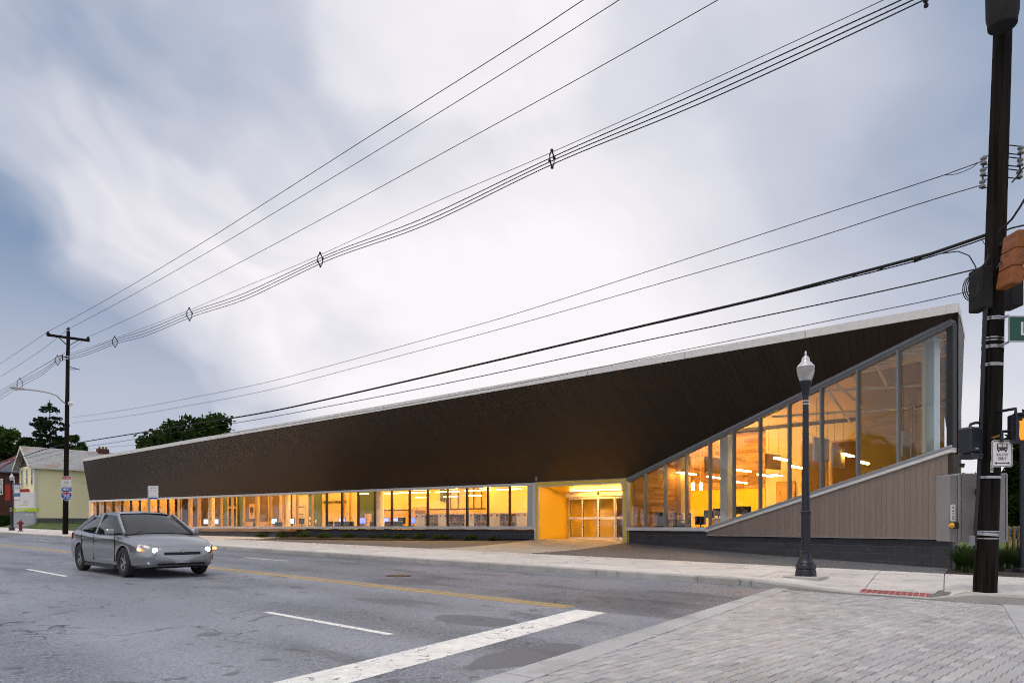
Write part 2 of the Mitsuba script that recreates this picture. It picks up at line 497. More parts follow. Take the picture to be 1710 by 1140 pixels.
gs = np.unique(np.concatenate([np.linspace(-900, -40, 8), np.linspace(-40, 160, 30), np.linspace(160, 1500, 10)]))
gn = np.array([-900, -300, -60, -6.0, 0, 14, 26, 60, 140, 400, 1500])
gv = np.array([W(s, n, zg(s) - 0.45 + (0.0 if n < 100 else 0.0)) for n in gn for s in gs])
w = len(gs)
gf = np.array([t for j in range(len(gn) - 1) for i in range(w - 1) for t in ([j * w + i, j * w + w + i, j * w + i + 1], [j * w + i + 1, j * w + w + i, j * w + w + i + 1])])
struct('ground', trimesh.Trimesh(gv, gf, process=False), 'mat_grass', 'wide rough ground reaching out behind the street and its buildings', 'ground')

struct('road', patch(strip_hi, lambda n: 170.0, -8, 14.02, zr, 60, 10), 'mat_asphalt', 'grey worn asphalt street running from the crossing to the far left', 'road')
struct('side_street', patch(lambda n: -45.0, cross_r, -8, 14.02, zr, 20, 8), 'mat_crossing', 'pale concrete of the junction right of the brick crossing', 'road')
struct('paver_bed', patch(cross_r, strip_lo, 2.0, 14.02, lambda s, n: zr(s) - 0.012, 4, 8), 'mat_joint', 'dark joint bed between the pavers of the pedestrian crossing', 'crossing')
struct('crossing_apron', patch(cross_r, strip_lo, -8, 2.0, zr, 4, 6), 'mat_crossing', 'concrete nearest the camera at the foot of the brick crossing', 'crossing')

xing = thing('crossing_border', 'pale concrete band along the left edge of the brick crossing', 'crossing border', kind='structure')
for n0, n1 in ((-8, 1.5), (1.5, 4.4), (4.4, 7.1), (7.1, 9.8), (9.8, 12.2), (12.2, 14.02)):
    part(xing, 'slab', patch(strip_lo, strip_hi, n0 + 0.008, n1 - 0.008, lambda s, n: zr(s) + 0.003, 2, 4, 0.05), 'mat_crossing')

# the pavers: rows along the road, each row shifted by half a paver
pav = []
PW, PL = 0.112, 0.235
row, n = 0, 2.02
while n + PL < 14.0:
    a, b = cross_r(n + PL / 2), strip_lo(n + PL / 2)
    q = a + (0.0 if row % 2 == 0 else -PW / 2)
    while q < b:
        s0, s1 = max(q, a), min(q + PW, b)
        if s1 - s0 > 0.03:
            pav.append((s0, s1, n))
        q += PW
    n += PL
    row += 1
crossing = thing('brick_crossing', 'pedestrian crossing laid with rows of grey pavers', 'crossing', kind='structure')


def paver(s0, s1, n0):
    z = float(zr((s0 + s1) / 2)) + random.uniform(-0.0025, 0.0025)
    return bbx(s0 + 0.003, s1 - 0.003, n0 + 0.003, n0 + PL - 0.003, z - 0.05, z, 0.004, STREET)


def seen(s, n, z):
    p = W(s, n, z)
    u, v = 855 + 1140 * p[0] / p[1], 879.5 - 1140 * (p[2] - EYE) / p[1]
    return p[1] > 0 and 0 < u < 1710 and 0 < v < 1140


order = sorted(pav, key=lambda t: (not seen((t[0] + t[1]) / 2, t[2] + PL / 2, float(zr(t[0]))), W(t[0], t[2])[1]))
rest = [[], [], [], []]
for k, (s0, s1, n0) in enumerate(order):
    m = paver(s0, s1, n0)
    c = random.choice((0, 0, 0, 1, 2, 3))
    if k < 300:
        part(crossing, 'paver', m, f'mat_paver_{c}')
    else:
        rest[c].append(m)
for c in range(4):
    part(crossing, 'paver_field', cat(rest[c]), f'mat_paver_{c}', kind='stuff')

# painted lines, 4 mm above the asphalt
zl = lambda s, n: zr(s) + 0.004
single('stop_line', 'broad white stop line painted across the near lanes', 'road marking', patch(lambda n: 4.00 + 0.172 * n, lambda n: 4.52 + 0.172 * n, 1.0, 8.3, zl, 3, 12), 'mat_white_paint', kind='structure')
for k, (a, b, q) in enumerate(((6.15, 8.9, 4.97), (17.4, 20.4, 4.93), (29.5, 32.5, 4.93), (19.4, 22.2, 11.55), (31.6, 34.6, 11.55), (43.8, 46.8, 11.55))):
    single('lane_dash', ('worn white lane dash just left of the stop line', 'white lane dash in the near lanes at far left of the asphalt', 'faint farther lane dash in the near lanes, left edge', 'white lane dash beyond the yellow lines, before the library bench',
                         'second lane dash beyond the yellow lines, behind the silver car', 'farthest lane dash beyond the yellow lines')[k], 'road marking',
           patch(a, b, q - 0.055, q + 0.055, zl, 4, 1), 'mat_white_paint', kind='structure')
for k, q in enumerate((8.35, 8.58)):
    single('centre_line', ('near one of the two yellow centre lines', 'far one of the two yellow centre lines')[k], 'road marking', patch(lambda n: 6.2, lambda n: 165.0, q - 0.05, q + 0.05, zl, 60, 1), 'mat_yellow_paint', kind='structure')
single('manhole_cover', 'dark round manhole cover in the right lane near the kerb', 'manhole cover', slab(Point(0, 0).buffer(0.33), 0, 0.006, at_m(*W(12.6, 10.4)[:2], float(zr(12.6)))), 'mat_dark_metal', kind='structure')

# kerb
kerb = thing('kerb', 'pale concrete kerb along the far side of the street', 'kerb', kind='structure')


def kerb_piece(s0, s1):
    k = max(2, int(abs(s1 - s0) / 0.3)) if s0 < 8 else 2
    v, f = [], []
    prof = [(14.0, None), (14.0, 0.03), (14.035, 0.0), (14.2, 0.0), (14.2, None)]
    for s in np.linspace(s0, s1, k + 1):
        for n, dz in prof:
            top = float(zs(s, 14.1))
            v.append(W(s, n, top - 0.30 if dz is None else max(top - dz, float(zr(s)) + 0.004)))
    for i in range(k):
        for j in range(4):
            q = i * 5 + j
            f += [[q, q + 1, q + 5], [q + 1, q + 6, q + 5]]
    for i in (0, k * 5):
        f += [[i, i + 1, i + 2], [i, i + 2, i + 3], [i, i + 3, i + 4]]
    m = trimesh.Trimesh(np.array(v), np.array(f), process=False)
    m.fix_normals()
    return m


ks = [-44, -30, -20, -12, -8, -5, -2, 1.0, 3.4, 5.6, 8.8, 11.8, 14.9, 18, 21, 24, 27, 30, 33, 36, 39, 42, 45, 48, 51, 54, 57, 60, 63, 67, 72, 78, 86, 96, 110, 130, 165]
for a, b in zip(ks, ks[1:]):
    part(kerb, 'section', kerb_piece(a + 0.006, b - 0.006), 'mat_kerb', smooth=40)

walk = thing('sidewalk', 'pale concrete sidewalk between kerb and library', 'sidewalk', kind='structure')
js = [-44, -32, -22, -14, -9, -5, -1.5, 2.15, 3.5, 5.6, 8.6, 11.6, 14.6, 17.6, 20.6, 23.6, 26.6, 29.6, 32.6, 35.6, 38.6, 41.6, 44.6, 47.6, 50.6, 53.6, 56.6, 59.6, 63.0, 67, 72, 78, 86, 96, 110, 130, 165]
for a, b in zip(js, js[1:]):
    far = b > 63.5
    part(walk, 'slab', patch(a + 0.009, b - 0.009, 14.208, 20.2 if far else 19.1, zs, 24 if -2 < a < 6 else 6, 14, 0.06, skew=0.15 if b < 9 else 0.0 if a > 10 else 0.07), 'mat_sidewalk')
struct('joint_bed', patch(lambda n: -44.0, lambda n: 165.0, 14.15, 19.08, lambda s, n: zs(s, n) - 0.035, 300, 8), 'mat_joint', 'dark seams between the slabs of the sidewalk', 'sidewalk')
warn = thing('warning_strip', 'row of red paving bricks at the foot of the kerb ramp', 'tactile paving', kind='structure')
for k in range(13):
    s = 2.24 + 0.1 * k
    part(warn, 'brick', patch(s + 0.006, s + 0.094, 14.23, 14.86, lambda a, b: zs(a, b) + 0.006, 1, 3, 0.03, skew=0.15), 'mat_tactile')
mat('tactile', concrete_of((0.27, 0.075, 0.075)), 0.7)

# plaza between sidewalk and library
zp = lambda s, n: zplaza(s, n)
zp2 = lambda s, n: zplaza(s, n) + 0.004
struct('dark_paving', sheet([(2.75, 19.1), (15.9, 19.1), (15.9, 25.9), (3.0, 21.0)], zp), 'mat_gravel', 'dark gravelly paving wedge under the right wing', 'paving')
struct('dark_paving', sheet([(21.1, 19.1), (39, 19.1), (37.2, 20.2), (21.1, 25.6)], zp), 'mat_gravel', 'dark gravelly paving wedge left of the entrance path', 'paving')
struct('entrance_path', sheet([(15.9, 19.1), (21.1, 19.1), (21.1, 25.7), (20.8, 28.2), (15.6, 28.2), (15.9, 25.8)], zp2), 'mat_path', 'tan concrete path leading up to the glass doors', 'path')
struct('bench_paving', sheet([(39, 19.1), (63, 19.1), (63, 19.4), (36.9, 23.3), (37.2, 20.2)], zp), 'mat_sidewalk', 'concrete paving before the timber bench ledge', 'paving')
struct('mulch_bed', sheet([(21.1, 25.6), (37.2, 20.2), (36.9, 23.4), (21.1, 25.75)], lambda s, n: zp(s, n) + 0.05 * np.clip((n - 19) / 3, 0, 1), 0.6), 'mat_mulch', 'dark mulch bed along the block wall left of the entrance', 'planting bed')
struct('planting_bed', sheet([(-30, 19.1), (2.9, 19.1), (3.1, 21), (3.1, 60), (-30, 60)], lambda s, n: zg(s) + 0.03 * np.clip(n - 19.1, 0, 1), 3.0), 'mat_mulch', 'dark mulch ground behind the utility pole at right', 'planting bed')


def zlawn(s, n):
    t = np.clip((n - 20.2) / 1.6, 0, 1)
    return zg(s) + 0.02 + 0.55 * t * t * (3 - 2 * t)


struct('lawn', patch(lambda n: 62.6, lambda n: 165.0, 20.2, 70, zlawn, 40, 60), 'mat_grass', 'green lawn rising from the sidewalk towards the houses', 'lawn')

# ---------------------------------------------------------------- the library
R0, DR = np.array([11.40, 17.85]), np.array([-0.4688, 0.8833])
L0, DL = np.array([1.157, 32.97]), np.array([-0.8454, 0.5340])
FR = frame(R0, DR, (0.8833, 0.4688))          # right wing front: t runs left, d into the building
FL = frame(L0, DL, (0.5340, 0.8454))          # left wing front
Q = np.array([0.558, 0.8297])
FS = frame(R0, Q, (-0.8297, 0.558))           # side wall at the street corner
LR, LL, LS = 13.63, 41.8, 18.0


def hit(F, u, d=0.0):
    """(t, Y) where the sight line of pixel column u meets the plane d of a frame."""
    m = (u - 855) / 1140
    o = F[:2, 3] + d * F[:2, 1]
    t = (o[0] - m * o[1]) / (m * F[1, 0] - F[0, 0])
    return t, o[1] + t * F[1, 0]


def zat(v, Y):
    return EYE + (879.5 - v) * Y / 1140


lib = thing('library', 'long low library with dark brown canted soffit over a glowing strip of windows', 'library')

top_r = lambda t: 6.51 - 3.29 / LR * t
sill_r = lambda t: 3.24 - (3.24 - 1.12) / 8.76 * t if t < 8.76 else 1.12
EA, EB = (62.5, 18.90, 6.42), (2.84, 20.60, 6.60)


def eave(f):
    return W(*[a + (b - a) * f for a, b in zip(EA, EB)])


sL, sR, sEL, sER = SN(*(L0 + LL * DL))[0], SN(*R0)[0], SN(*L0)[0], SN(*(R0 + LR * DR))[0]


def header(f):
    s = sL + (sR - sL) * f
    if s >= sEL:
        p = L0 + (L0 + LL * DL - L0) * (s - sEL) / (sL - sEL)
        return np.array([p[0], p[1], 3.27])
    if s >= sER:
        k = (sEL - s) / (sEL - sER)
        p = L0 + (R0 + LR * DR - L0) * k
        return np.array([p[0], p[1], 3.27 - 0.02 * k])
    t = (s - sR) / (sER - sR) * LR
    p = R0 + DR * t
    return np.array([p[0], p[1], top_r(t) + 0.03])


# brown boards of the soffit, each a thin board from header to eave
NB = 298
soffit = part(lib, 'soffit', trimesh.Trimesh(np.array([p for i in range(NB + 1) for p in (eave(i / NB) + [0, 0, 0.02], header(i / NB) + [0, 0, 0.02])]),
                                             np.array([t for i in range(NB) for t in ([2 * i, 2 * i + 1, 2 * i + 2], [2 * i + 1, 2 * i + 3, 2 * i + 2])]), process=False), 'mat_dark_gap')
for i in range(NB):
    a, b, c, d = eave((i + 0.018) / NB), eave((i + 0.982) / NB), header((i + 0.982) / NB), header((i + 0.018) / NB)
    nrm = np.cross(b - a, d - a)
    nrm /= np.linalg.norm(nrm)
    if nrm[2] > 0:
        nrm = -nrm
    k = 0.018 + 0.003 * (i % 4 == 0)
    v = np.array([a, b, c, d])
    part(soffit, 'board', trimesh.convex.convex_hull(np.vstack([v + nrm * k, v - nrm * 0.004])), f'mat_brown_board_{(i * 5 + i // 3) % 3}')

# pale metal coping along the eave
CN = 16
for i in range(CN):
    a, b = eave((i + 0.003) / CN), eave((i + 0.997) / CN)
    o, inn = np.array([*(-N2 * 0.03), 0]), np.array([*(N2 * 0.35), 0])
    h = np.array([0, 0, 0.23])
    v = np.array([a + o, b + o, a + o + h, b + o + h, a + inn, b + inn, a + inn + h, b + inn + h])
    part(lib, 'coping', trimesh.convex.convex_hull(v), 'mat_coping')

# roof: rises gently to the back
rs = np.linspace(0, 1, 41)


def roof_pt(f, n, dz=0.0):
    e = eave(f)
    s, n0 = SN(e[0], e[1])
    k = 0.62 * 5.4 / e[1]
    return W(s + f ** 3 * 0.1247 * (n - n0), n, e[2] + 0.12 + k * (n - n0) + dz)


v, f = [], []
for i, q in enumerate(rs):
    v += [roof_pt(q, SN(*eave(q)[:2])[1] + 0.1), roof_pt(q, 41.0)]
for i in range(40):
    f += [[2 * i, 2 * i + 2, 2 * i + 1], [2 * i + 1, 2 * i + 2, 2 * i + 3]]
part(lib, 'roof', trimesh.Trimesh(np.array(v), np.array(f), process=False), 'mat_deck')
ribs = []
for n in np.arange(21.5, 38, 0.30):
    a, b = roof_pt(0.76, n, -0.02), roof_pt(0.999, n, -0.02)
    ribs.append(bar(a, b, 0.12, 0.05))
part(lib, 'roof_deck', cat(ribs), 'mat_deck', kind='stuff')
for n in (23.0, 25.6, 28.2, 31.0, 34.0):
    a, b = roof_pt(0.775, n, -0.30), roof_pt(0.995, n, -0.30)
    tr = [bar(a, b, 0.07), bar(a - [0, 0, 0.55], b - [0, 0, 0.55], 0.07)]
    for k in range(14):
        p0, p1 = a + (b - a) * k / 14, a + (b - a) * (k + 1) / 14
        tr.append(cyl(p0 if k % 2 else p0 - [0, 0, 0.55], p1 - [0, 0, 0.55] if k % 2 else p1, 0.02, 6))
    part(lib, 'roof_truss', cat(tr), 'mat_ivory')
for (u0, v0, Y0), (u1, v1, Y1) in (((1375, 640, 22), (1420, 705, 27)), ((1395, 640, 23), (1440, 680, 25)), ((1463, 608, 21), (1484, 650, 24)), ((1290, 696, 26), (1600, 676, 24)), ((1350, 655, 25), (1590, 640, 22))):
    part(lib, 'brace_pipe', cyl(at(u0, v0, Y0), at(u1, v1, Y1), 0.045, 8), 'mat_ivory', smooth=40)

# outer walls that close the box
part(lib, 'back_wall', bx(5.4, 62.5, 38.5, 38.8, 0.2, 10.6, STREET), 'mat_warm_wall')
part(lib, 'end_wall', bx(62.0, 62.2, 19.5, 38.5, 0.2, 6.4, STREET), 'mat_taupe_board_0')

# ---- front of the right wing
blocks_backing = []
BW, BH = 0.427, 0.2134


def course(F, t0, t1, d, ztop, zbot, shift, joined=None, name='block'):
    t = t0 - (BW / 2 if shift else 0)
    while t < t1:
        a, b = max(t, t0), min(t + BW, t1)
        if b - a > 0.05:
            m = bbx(a + 0.005, b - 0.005, d, d + 0.12, zbot + 0.005, ztop - 0.005, 0.005, F)
            if joined is None:
                part(base, name, m, 'mat_block')
            else:
                joined.append(m)
        t += BW


base = part(lib, 'block_wall', bx(0.02, LR, 0.11, 0.35, -0.4, 0.78, FR), 'mat_mortar', label='dark block wall under the right wing')
for k in range(4):
    course(FR, 0.0, LR, 0.10, 0.80 - k * BH, 0.80 - (k + 1) * BH, k % 2)
course(FR, 8.80, LR, 0.10, 0.965, 0.80, 1)
part(lib, 'footing', bx(-0.02, LR, 0.085, 0.3, -0.5, 0.80 - 4 * BH - 0.004, FR), 'mat_foundation')
part(lib, 'block_core', bx(8.8, LR, 0.11, 0.35, 0.785, 0.965, FR), 'mat_mortar')

boards = part(lib, 'board_panel', prism([(0.0, 0.84), (8.7, 0.84), (8.7, 0.9), (0.0, 3.0)], 0.05, 0.09, FR), 'mat_dark_gap', label='triangular panel of taupe boards under the sloping sill')
q = 0.0
k = 0
while q < 8.70:
    a, b = q + 0.0028, min(q + 0.168, 8.72) - 0.0028
    za, zb = sill_r(a) - 0.19, sill_r(b) - 0.19
    if zb > 0.86:
        part(boards, 'board', prism([(a, 0.822), (b, 0.822), (b, zb), (a, za)], 0.0, 0.05, FR), f'mat_taupe_board_{(k * 7 + k // 4) % 3}')
    q += 0.168
    k += 1
part(lib, 'wall_lining', prism([(0.05, 0.3), (LR, 0.3), (LR, 1.0), (8.7, 1.0), (0.05, 3.0)], 0.30, 0.36, FR), 'mat_brown_wall')
part(lib, 'drip_edge', bx(0.0, 8.76, -0.03, 0.10, 0.803, 0.819, FR), 'mat_silver')
part(lib, 'corner_board', bbx(-0.13, -0.004, -0.01, 0.3, 0.82, 3.02, 0.01, FR), 'mat_brown_board_1')


def sloped(t0, t1, f, z0, z1, d0, d1):
    return prism([(t0, f(t0) + z0), (t1, f(t1) + z0), (t1, f(t1) + z1), (t0, f(t0) + z1)], d0, d1, FR)


part(lib, 'sloping_sill', sloped(-0.1, 8.75, lambda t: 3.24 - 2.12 / 8.76 * t, -0.19, -0.11, -0.06, 0.2), 'mat_coping', label='pale sloping sill trim above the taupe boards')
part(lib, 'sill_channel', sloped(-0.1, 8.75, lambda t: 3.24 - 2.12 / 8.76 * t, -0.108, -0.052, -0.02, 0.2), 'mat_silver')
part(lib, 'sill_rail', sloped(-0.1, 8.75, lambda t: 3.24 - 2.12 / 8.76 * t, -0.05, 0.0, -0.05, 0.2), 'mat_silver')
part(lib, 'sill', bbx(8.75, LR + 0.03, -0.06, 0.2, 0.97, 1.12, 0.008, FR), 'mat_coping')
part(lib, 'head_trim', sloped(-0.1, LR, top_r, -0.07, 0.02, -0.05, 0.16), 'mat_mullion')
part(lib, 'head_channel', sloped(-0.1, LR, top_r, -0.16, -0.073, -0.01, 0.16), 'mat_grey_plastic')
part(lib, 'corner_post', bx(-0.11, 0.05, 0.02, 0.2, 3.2, 6.45, FR), 'mat_dark_metal')
part(lib, 'jamb', bx(LR - 0.09, LR + 0.02, -0.03, 0.16, 1.12, 3.2, FR), 'mat_silver')

tr = [hit(FR, u)[0] for u in (1499.5, 1431.5, 1370.9, 1317.0, 1268.3, 1224.4, 1184.6, 1145.6, 1110.0, 1076.9)]
te = [0.05] + tr + [LR - 0.08]
for a, b in zip(te, te[1:]):
    pts = [(a, sill_r(a)), (a, top_r(a) - 0.1), (b, top_r(b) - 0.1), (b, sill_r(b))]
    v = np.array([(t, 0.07, z) for t, z in pts])
    m = trimesh.Trimesh(v, [[0, 1, 2], [0, 2, 3]], process=False)
    part(lib, 'window_pane', move(m, FR), 'mat_glass')
for t in tr:
    m = part(lib, 'mullion', bx(t - 0.026, t + 0.026, -0.03, 0.12, sill_r(t) - 0.02, top_r(t) - 0.1, FR), 'mat_mullion')
    part(m, 'gasket', bx(t + 0.0275, t + 0.042, 0.0, 0.11, sill_r(t) - 0.02, top_r(t) - 0.1, FR), 'mat_dark_gap')

# ---- side wall to the corner street
top_s = lambda t: 6.51 - 3.3 * t / LS
sil_s = lambda t: max(3.24 - 0.16 * t, 1.1)
part(lib, 'side_wall', prism([(0.16, 0.82), (LS, 0.82), (LS, 1.0), (13.0, 1.0), (0.16, 3.06)], 0.02, 0.2, FS), 'mat_taupe_board_2', label='tan boarded side wall around the corner')
part(lib, 'side_plinth', bx(0.36, LS, 0.06, 0.2, -0.3, 0.81, FS), 'mat_block')
part(lib, 'side_sill', prism([(0.1, 3.05), (13.4, 0.95), (LS, 0.95), (LS, 1.05), (13.4, 1.05), (0.1, 3.2)], -0.03, 0.2, FS), 'mat_coping')
v = np.array([(0.15, 0.08, 3.2), (0.15, 0.08, 6.4), (LS, 0.08, 3.2), (LS, 0.08, 1.05), (13.4, 0.08, 1.05)])
part(lib, 'side_pane', move(trimesh.Trimesh(v, [[0, 1, 2], [0, 2, 4], [4, 2, 3]], process=False), FS), 'mat_glass')
se = lambda t: eave(1.0) + np.array([*(Q * t), 0.62 * 5.4 / eave(1.0)[1] * 0.992 * t])
v = np.array([se(0), se(LS), move(trimesh.PointCloud([[LS, 0, top_s(LS)]]), FS).vertices[0], header(1.0), ])
v2 = v + np.array([-0.05, 0.03, 0.02])
part(lib, 'side_soffit', trimesh.convex.convex_hull(np.vstack([v, v2])), 'mat_brown_board_1')
part(lib, 'side_coping', trimesh.convex.convex_hull(np.array([se(0) + [0.03, 0, 0], se(0) + [0.03, 0, 0.23], se(0) + [-0.25, 0.1, 0], se(0) + [-0.25, 0.1, 0.23], se(LS) + [0.03, 0, 0], se(LS) + [0.03, 0, 0.23], se(LS) + [-0.25, 0.1, 0], se(LS) + [-0.25, 0.1, 0.23]])), 'mat_coping')
lamp = single('wall_floodlight', 'small dark floodlight on the library corner above the taupe boards', 'floodlight', cat(bbx(0.25, 0.5, -0.22, -0.02, 2.68, 2.86, 0.02, FS), bar(move(trimesh.PointCloud([[0.37, -0.2, 2.77]]), FS).vertices[0], move(trimesh.PointCloud([[0.37, -0.36, 2.74]]), FS).vertices[0], 0.1)), 'mat_dark_metal')

# ---- front of the left wing
base = part(lib, 'plinth', bx(0.0, LL, 0.11, 0.35, -0.3, 0.99, FL), 'mat_mortar', label='dark block wall under the left wing')
for k in range(3):
    course(FL, 0.0, 17.3, 0.10, 0.985 - k * BH, 0.985 - (k + 1) * BH, k % 2)
jb = []
for k in range(3):
    course(FL, 17.4, LL, 0.10, 0.985 - k * BH, 0.985 - (k + 1) * BH, k % 2, jb)
part(base, 'block_field', cat(jb), 'mat_block', kind='stuff')
part(lib, 'long_sill', bbx(-0.03, LL + 0.05, -0.07, 0.2, 1.02, 1.16, 0.01, FL), 'mat_white_metal')
part(lib, 'long_header', bbx(-0.03, LL + 0.05, -0.07, 0.12, 3.13, 3.265, 0.01, FL), 'mat_white_metal')
part(lib, 'end_frame', bbx(0.0, 0.16, -0.07, 0.2, 1.0, 3.15, 0.01, FL), 'mat_white_metal')
part(lib, 'end_frame', bbx(LL - 0.12, LL + 0.05, -0.07, 0.2, 1.0, 3.15, 0.01, FL), 'mat_white_metal')
part(lib, 'reveal', bx(0.19, 0.5, 0.02, 0.16, 1.16, 3.13, FL), 'mat_silver')
lu = [850.4, 814.0, 779.4, 746.3, 713.3, 683.1, 653.4, 625.0, 597.4, 570.4, 544.6, 520.0, 495.5, 474.5, 450, 427, 406, 387, 368.6, 350.5, 332, 315, 297, 279.7, 263.3, 248, 232.2, 217.7, 203, 188.5, 174.4, 162]
tl = [hit(FL, u)[0] for u in lu]
te = [0.16] + tl + [LL - 0.12]
for a, b in zip(te, te[1:]):
    v = np.array([(a, 0.06, 1.16), (a, 0.06, 3.13), (b, 0.06, 3.13), (b, 0.06, 1.16)])
    part(lib, 'strip_pane', move(trimesh.Trimesh(v, [[0, 1, 2], [0, 2, 3]], process=False), FL), 'mat_glass')
for i, t in enumerate(tl):
    part(lib, 'strip_mullion', bx(t - 0.03, t + 0.03, -0.02, 0.14, 1.16, 3.13, FL), 'mat_dark_metal' if i < 11 or i > 22 else 'mat_maple')

bench = thing('timber_bench', 'long timber bench ledge on a block base under the left windows', 'bench')
part(bench, 'seat', bbx(17.5, 28.7, -0.78, -0.075, 0.83, 1.01, 0.012, FL), 'mat_timber')
part(bench, 'end_beam', bbx(16.9, 17.48, -0.78, -0.075, 0.83, 1.01, 0.012, FL), 'mat_plank_1')
part(bench, 'base', bx(17.1, 28.6, -0.62, 0.09, -0.1, 0.825, FL), 'mat_foundation')

# ---- entrance recess
entry = thing('library_entrance', 'bright yellow entrance recess with sliding glass doors', 'entrance')
SX = STREET
nA, nB, nD = SN(*L0)[1], SN(*(R0 + LR * DR))[1], 27.95
sA, sB = sEL - 0.02, sER + 0.02


def ceil_z(n):
    return 3.12 - 0.115 * (n - 25.7)


def quad_wall(s, n0, n1, th):
    v = np.array([(s, n0, 0.2), (s, n1, 0.2), (s, n1, ceil_z(n1)), (s, n0, ceil_z(n0))])
    return move(trimesh.convex.convex_hull(np.vstack([v, v + [th, 0, 0]])), SX)


part(entry, 'side_panel', quad_wall(sA, nA + 0.02, 29.4, 0.12), 'mat_yellow_wall')
part(entry, 'side_panel', quad_wall(sB, nB + 0.02, 29.4, -0.12), 'mat_yellow_wall')
v = np.array([(sA + 0.1, nA + 0.02, ceil_z(nA)), (sB - 0.1, nB + 0.02, ceil_z(nB)), (sB - 0.1, 29.4, ceil_z(29.4)), (sA + 0.1, 29.4, ceil_z(29.4))])
part(entry, 'ceiling_panel', move(trimesh.convex.convex_hull(np.vstack([v, v + [0, 0, 0.08]])), SX), 'mat_yellow_wall')
o = np.array([*L0, 0]); e = np.array([*(R0 + LR * DR), 0]); dd = (e - o) / np.linalg.norm(e - o); Le = np.linalg.norm(e - o)
FE = frame(o[:2], dd[:2], (-dd[1], dd[0]) if np.dot((-dd[1], dd[0]), N2) > 0 else (dd[1], -dd[0]))
for nm, pts, c, dp in (('frame', [(0, 3.13), (Le, 3.12), (Le, 3.24), (0, 3.26)], 'mat_yellow_wall', (-0.02, 0.1)), ('frame', [(0.0, 0.3), (0.13, 0.3), (0.13, 3.13), (0, 3.13)], 'mat_yellow_wall', (-0.02, 0.1)), ('frame', [(Le - 0.13, 0.3), (Le, 0.3), (Le, 3.12), (Le - 0.13, 3.12)], 'mat_yellow_wall', (-0.02, 0.1)),
                       ('trim', [(0.13, 3.07), (Le - 0.13, 3.06), (Le - 0.13, 3.115), (0.13, 3.125)], 'mat_coping', (-0.035, 0.06)), ('trim', [(0.135, 0.3), (0.18, 0.3), (0.18, 3.06), (0.135, 3.06)], 'mat_coping', (-0.035, 0.06)), ('trim', [(Le - 0.18, 0.3), (Le - 0.135, 0.3), (Le - 0.135, 3.055), (Le - 0.18, 3.055)], 'mat_coping', (-0.035, 0.06)),
                       ('edge', [(-0.06, 0.3), (-0.005, 0.3), (-0.005, 3.26), (-0.06, 3.26)], 'mat_coping', (-0.06, 0.06)), ('edge', [(Le + 0.005, 0.3), (Le + 0.06, 0.3), (Le + 0.06, 3.24), (Le + 0.005, 3.24)], 'mat_silver', (-0.06, 0.06)), ('edge', [(-0.06, 3.262), (Le, 3.245), (Le, 3.27), (-0.06, 3.29)], 'mat_coping', (-0.06, 0.02))):
    part(entry, nm, prism(pts, dp[0], dp[1], FE), c)
part(entry, 'door_header', bbx(sER + 0.15, sEL - 0.1, nD - 0.10, nD + 0.12, 2.62, 2.84, 0.01, SX), 'mat_white_metal')
part(entry, 'camera_dome', icosphere(radius=0.07, subdivisions=2).apply_translation(at(999, 823.5, 33.0)), 'mat_dark_metal', smooth=True)
single('security_camera', 'tiny grey camera hanging under the soffit left of the entrance', 'camera', cat(icosphere(radius=0.06, subdivisions=2).apply_translation(at(895.5, 800, 32.2)), cyl(at(895.5, 799, 32.2), at(895.5, 795, 32.2), 0.03, 8)), 'mat_sign_grey', smooth=True)
FD = frame(W(0, nD)[:2], E2, N2)


def su(u, n):
    m = (u - 855) / 1140
    return (n * (N2[0] - m * N2[1])) / (m * E2[1] - E2[0])


ds = [su(u, nD) for u in (949, 972.6, 999.5, 1027.5)] + [16.2]
for k in range(4):
    a, b = ds[k + 1], ds[k]
    off = -0.03 if k in (1, 2) else 0.03
    d = part(entry, 'door', cat(bx(a, a + 0.07, off, off + 0.05, 0.47, 2.60, FD), bx(b - 0.07, b, off, off + 0.05, 0.47, 2.60, FD), bx(a + 0.07, b - 0.07, off, off + 0.05, 2.50, 2.60, FD), bx(a + 0.07, b - 0.07, off, off + 0.05, 0.47, 0.63, FD), bx(a + 0.07, b - 0.07, off, off + 0.05, 1.50, 1.63, FD)), 'mat_white_metal')
    for z0, z1 in ((0.63, 1.50), (1.63, 2.50)):
        v = np.array([(a + 0.07, off + 0.025, z0), (a + 0.07, off + 0.025, z1), (b - 0.07, off + 0.025, z1), (b - 0.07, off + 0.025, z0)])
        part(d, 'pane', move(trimesh.Trimesh(v, [[0, 1, 2], [0, 2, 3]], process=False), FD), 'mat_glass')
    part(d, 'stile', bx(b - 0.072, b - 0.068, off - 0.004, off + 0.054, 0.63, 2.5, FD), 'mat_dark_gap')
WARM = np.array([1.0, 0.515, 0.10]) * 2.0
for (u0, u1, v) in ((953, 992, 819.0), (995, 1035, 817.5)):
    n = nD - 0.75
    a, b = su(u0, n), su(u1, n)
    lk = thing('entrance_light', 'left bright strip light over the sliding doors' if u0 == 953 else 'right bright strip light over the sliding doors', 'strip light', 'strip lights of the entrance')
    part(lk, 'housing', bx(b + 0.02, a - 0.02, n - 0.05, n + 0.05, ceil_z(n) - 0.045, ceil_z(n) - 0.004, SX), 'mat_white_metal')
    glow(lk, 'diffuser', bx(b, a, n - 0.045, n + 0.045, ceil_z(n) - 0.085, ceil_z(n) - 0.05, SX), WARM * 8.0)
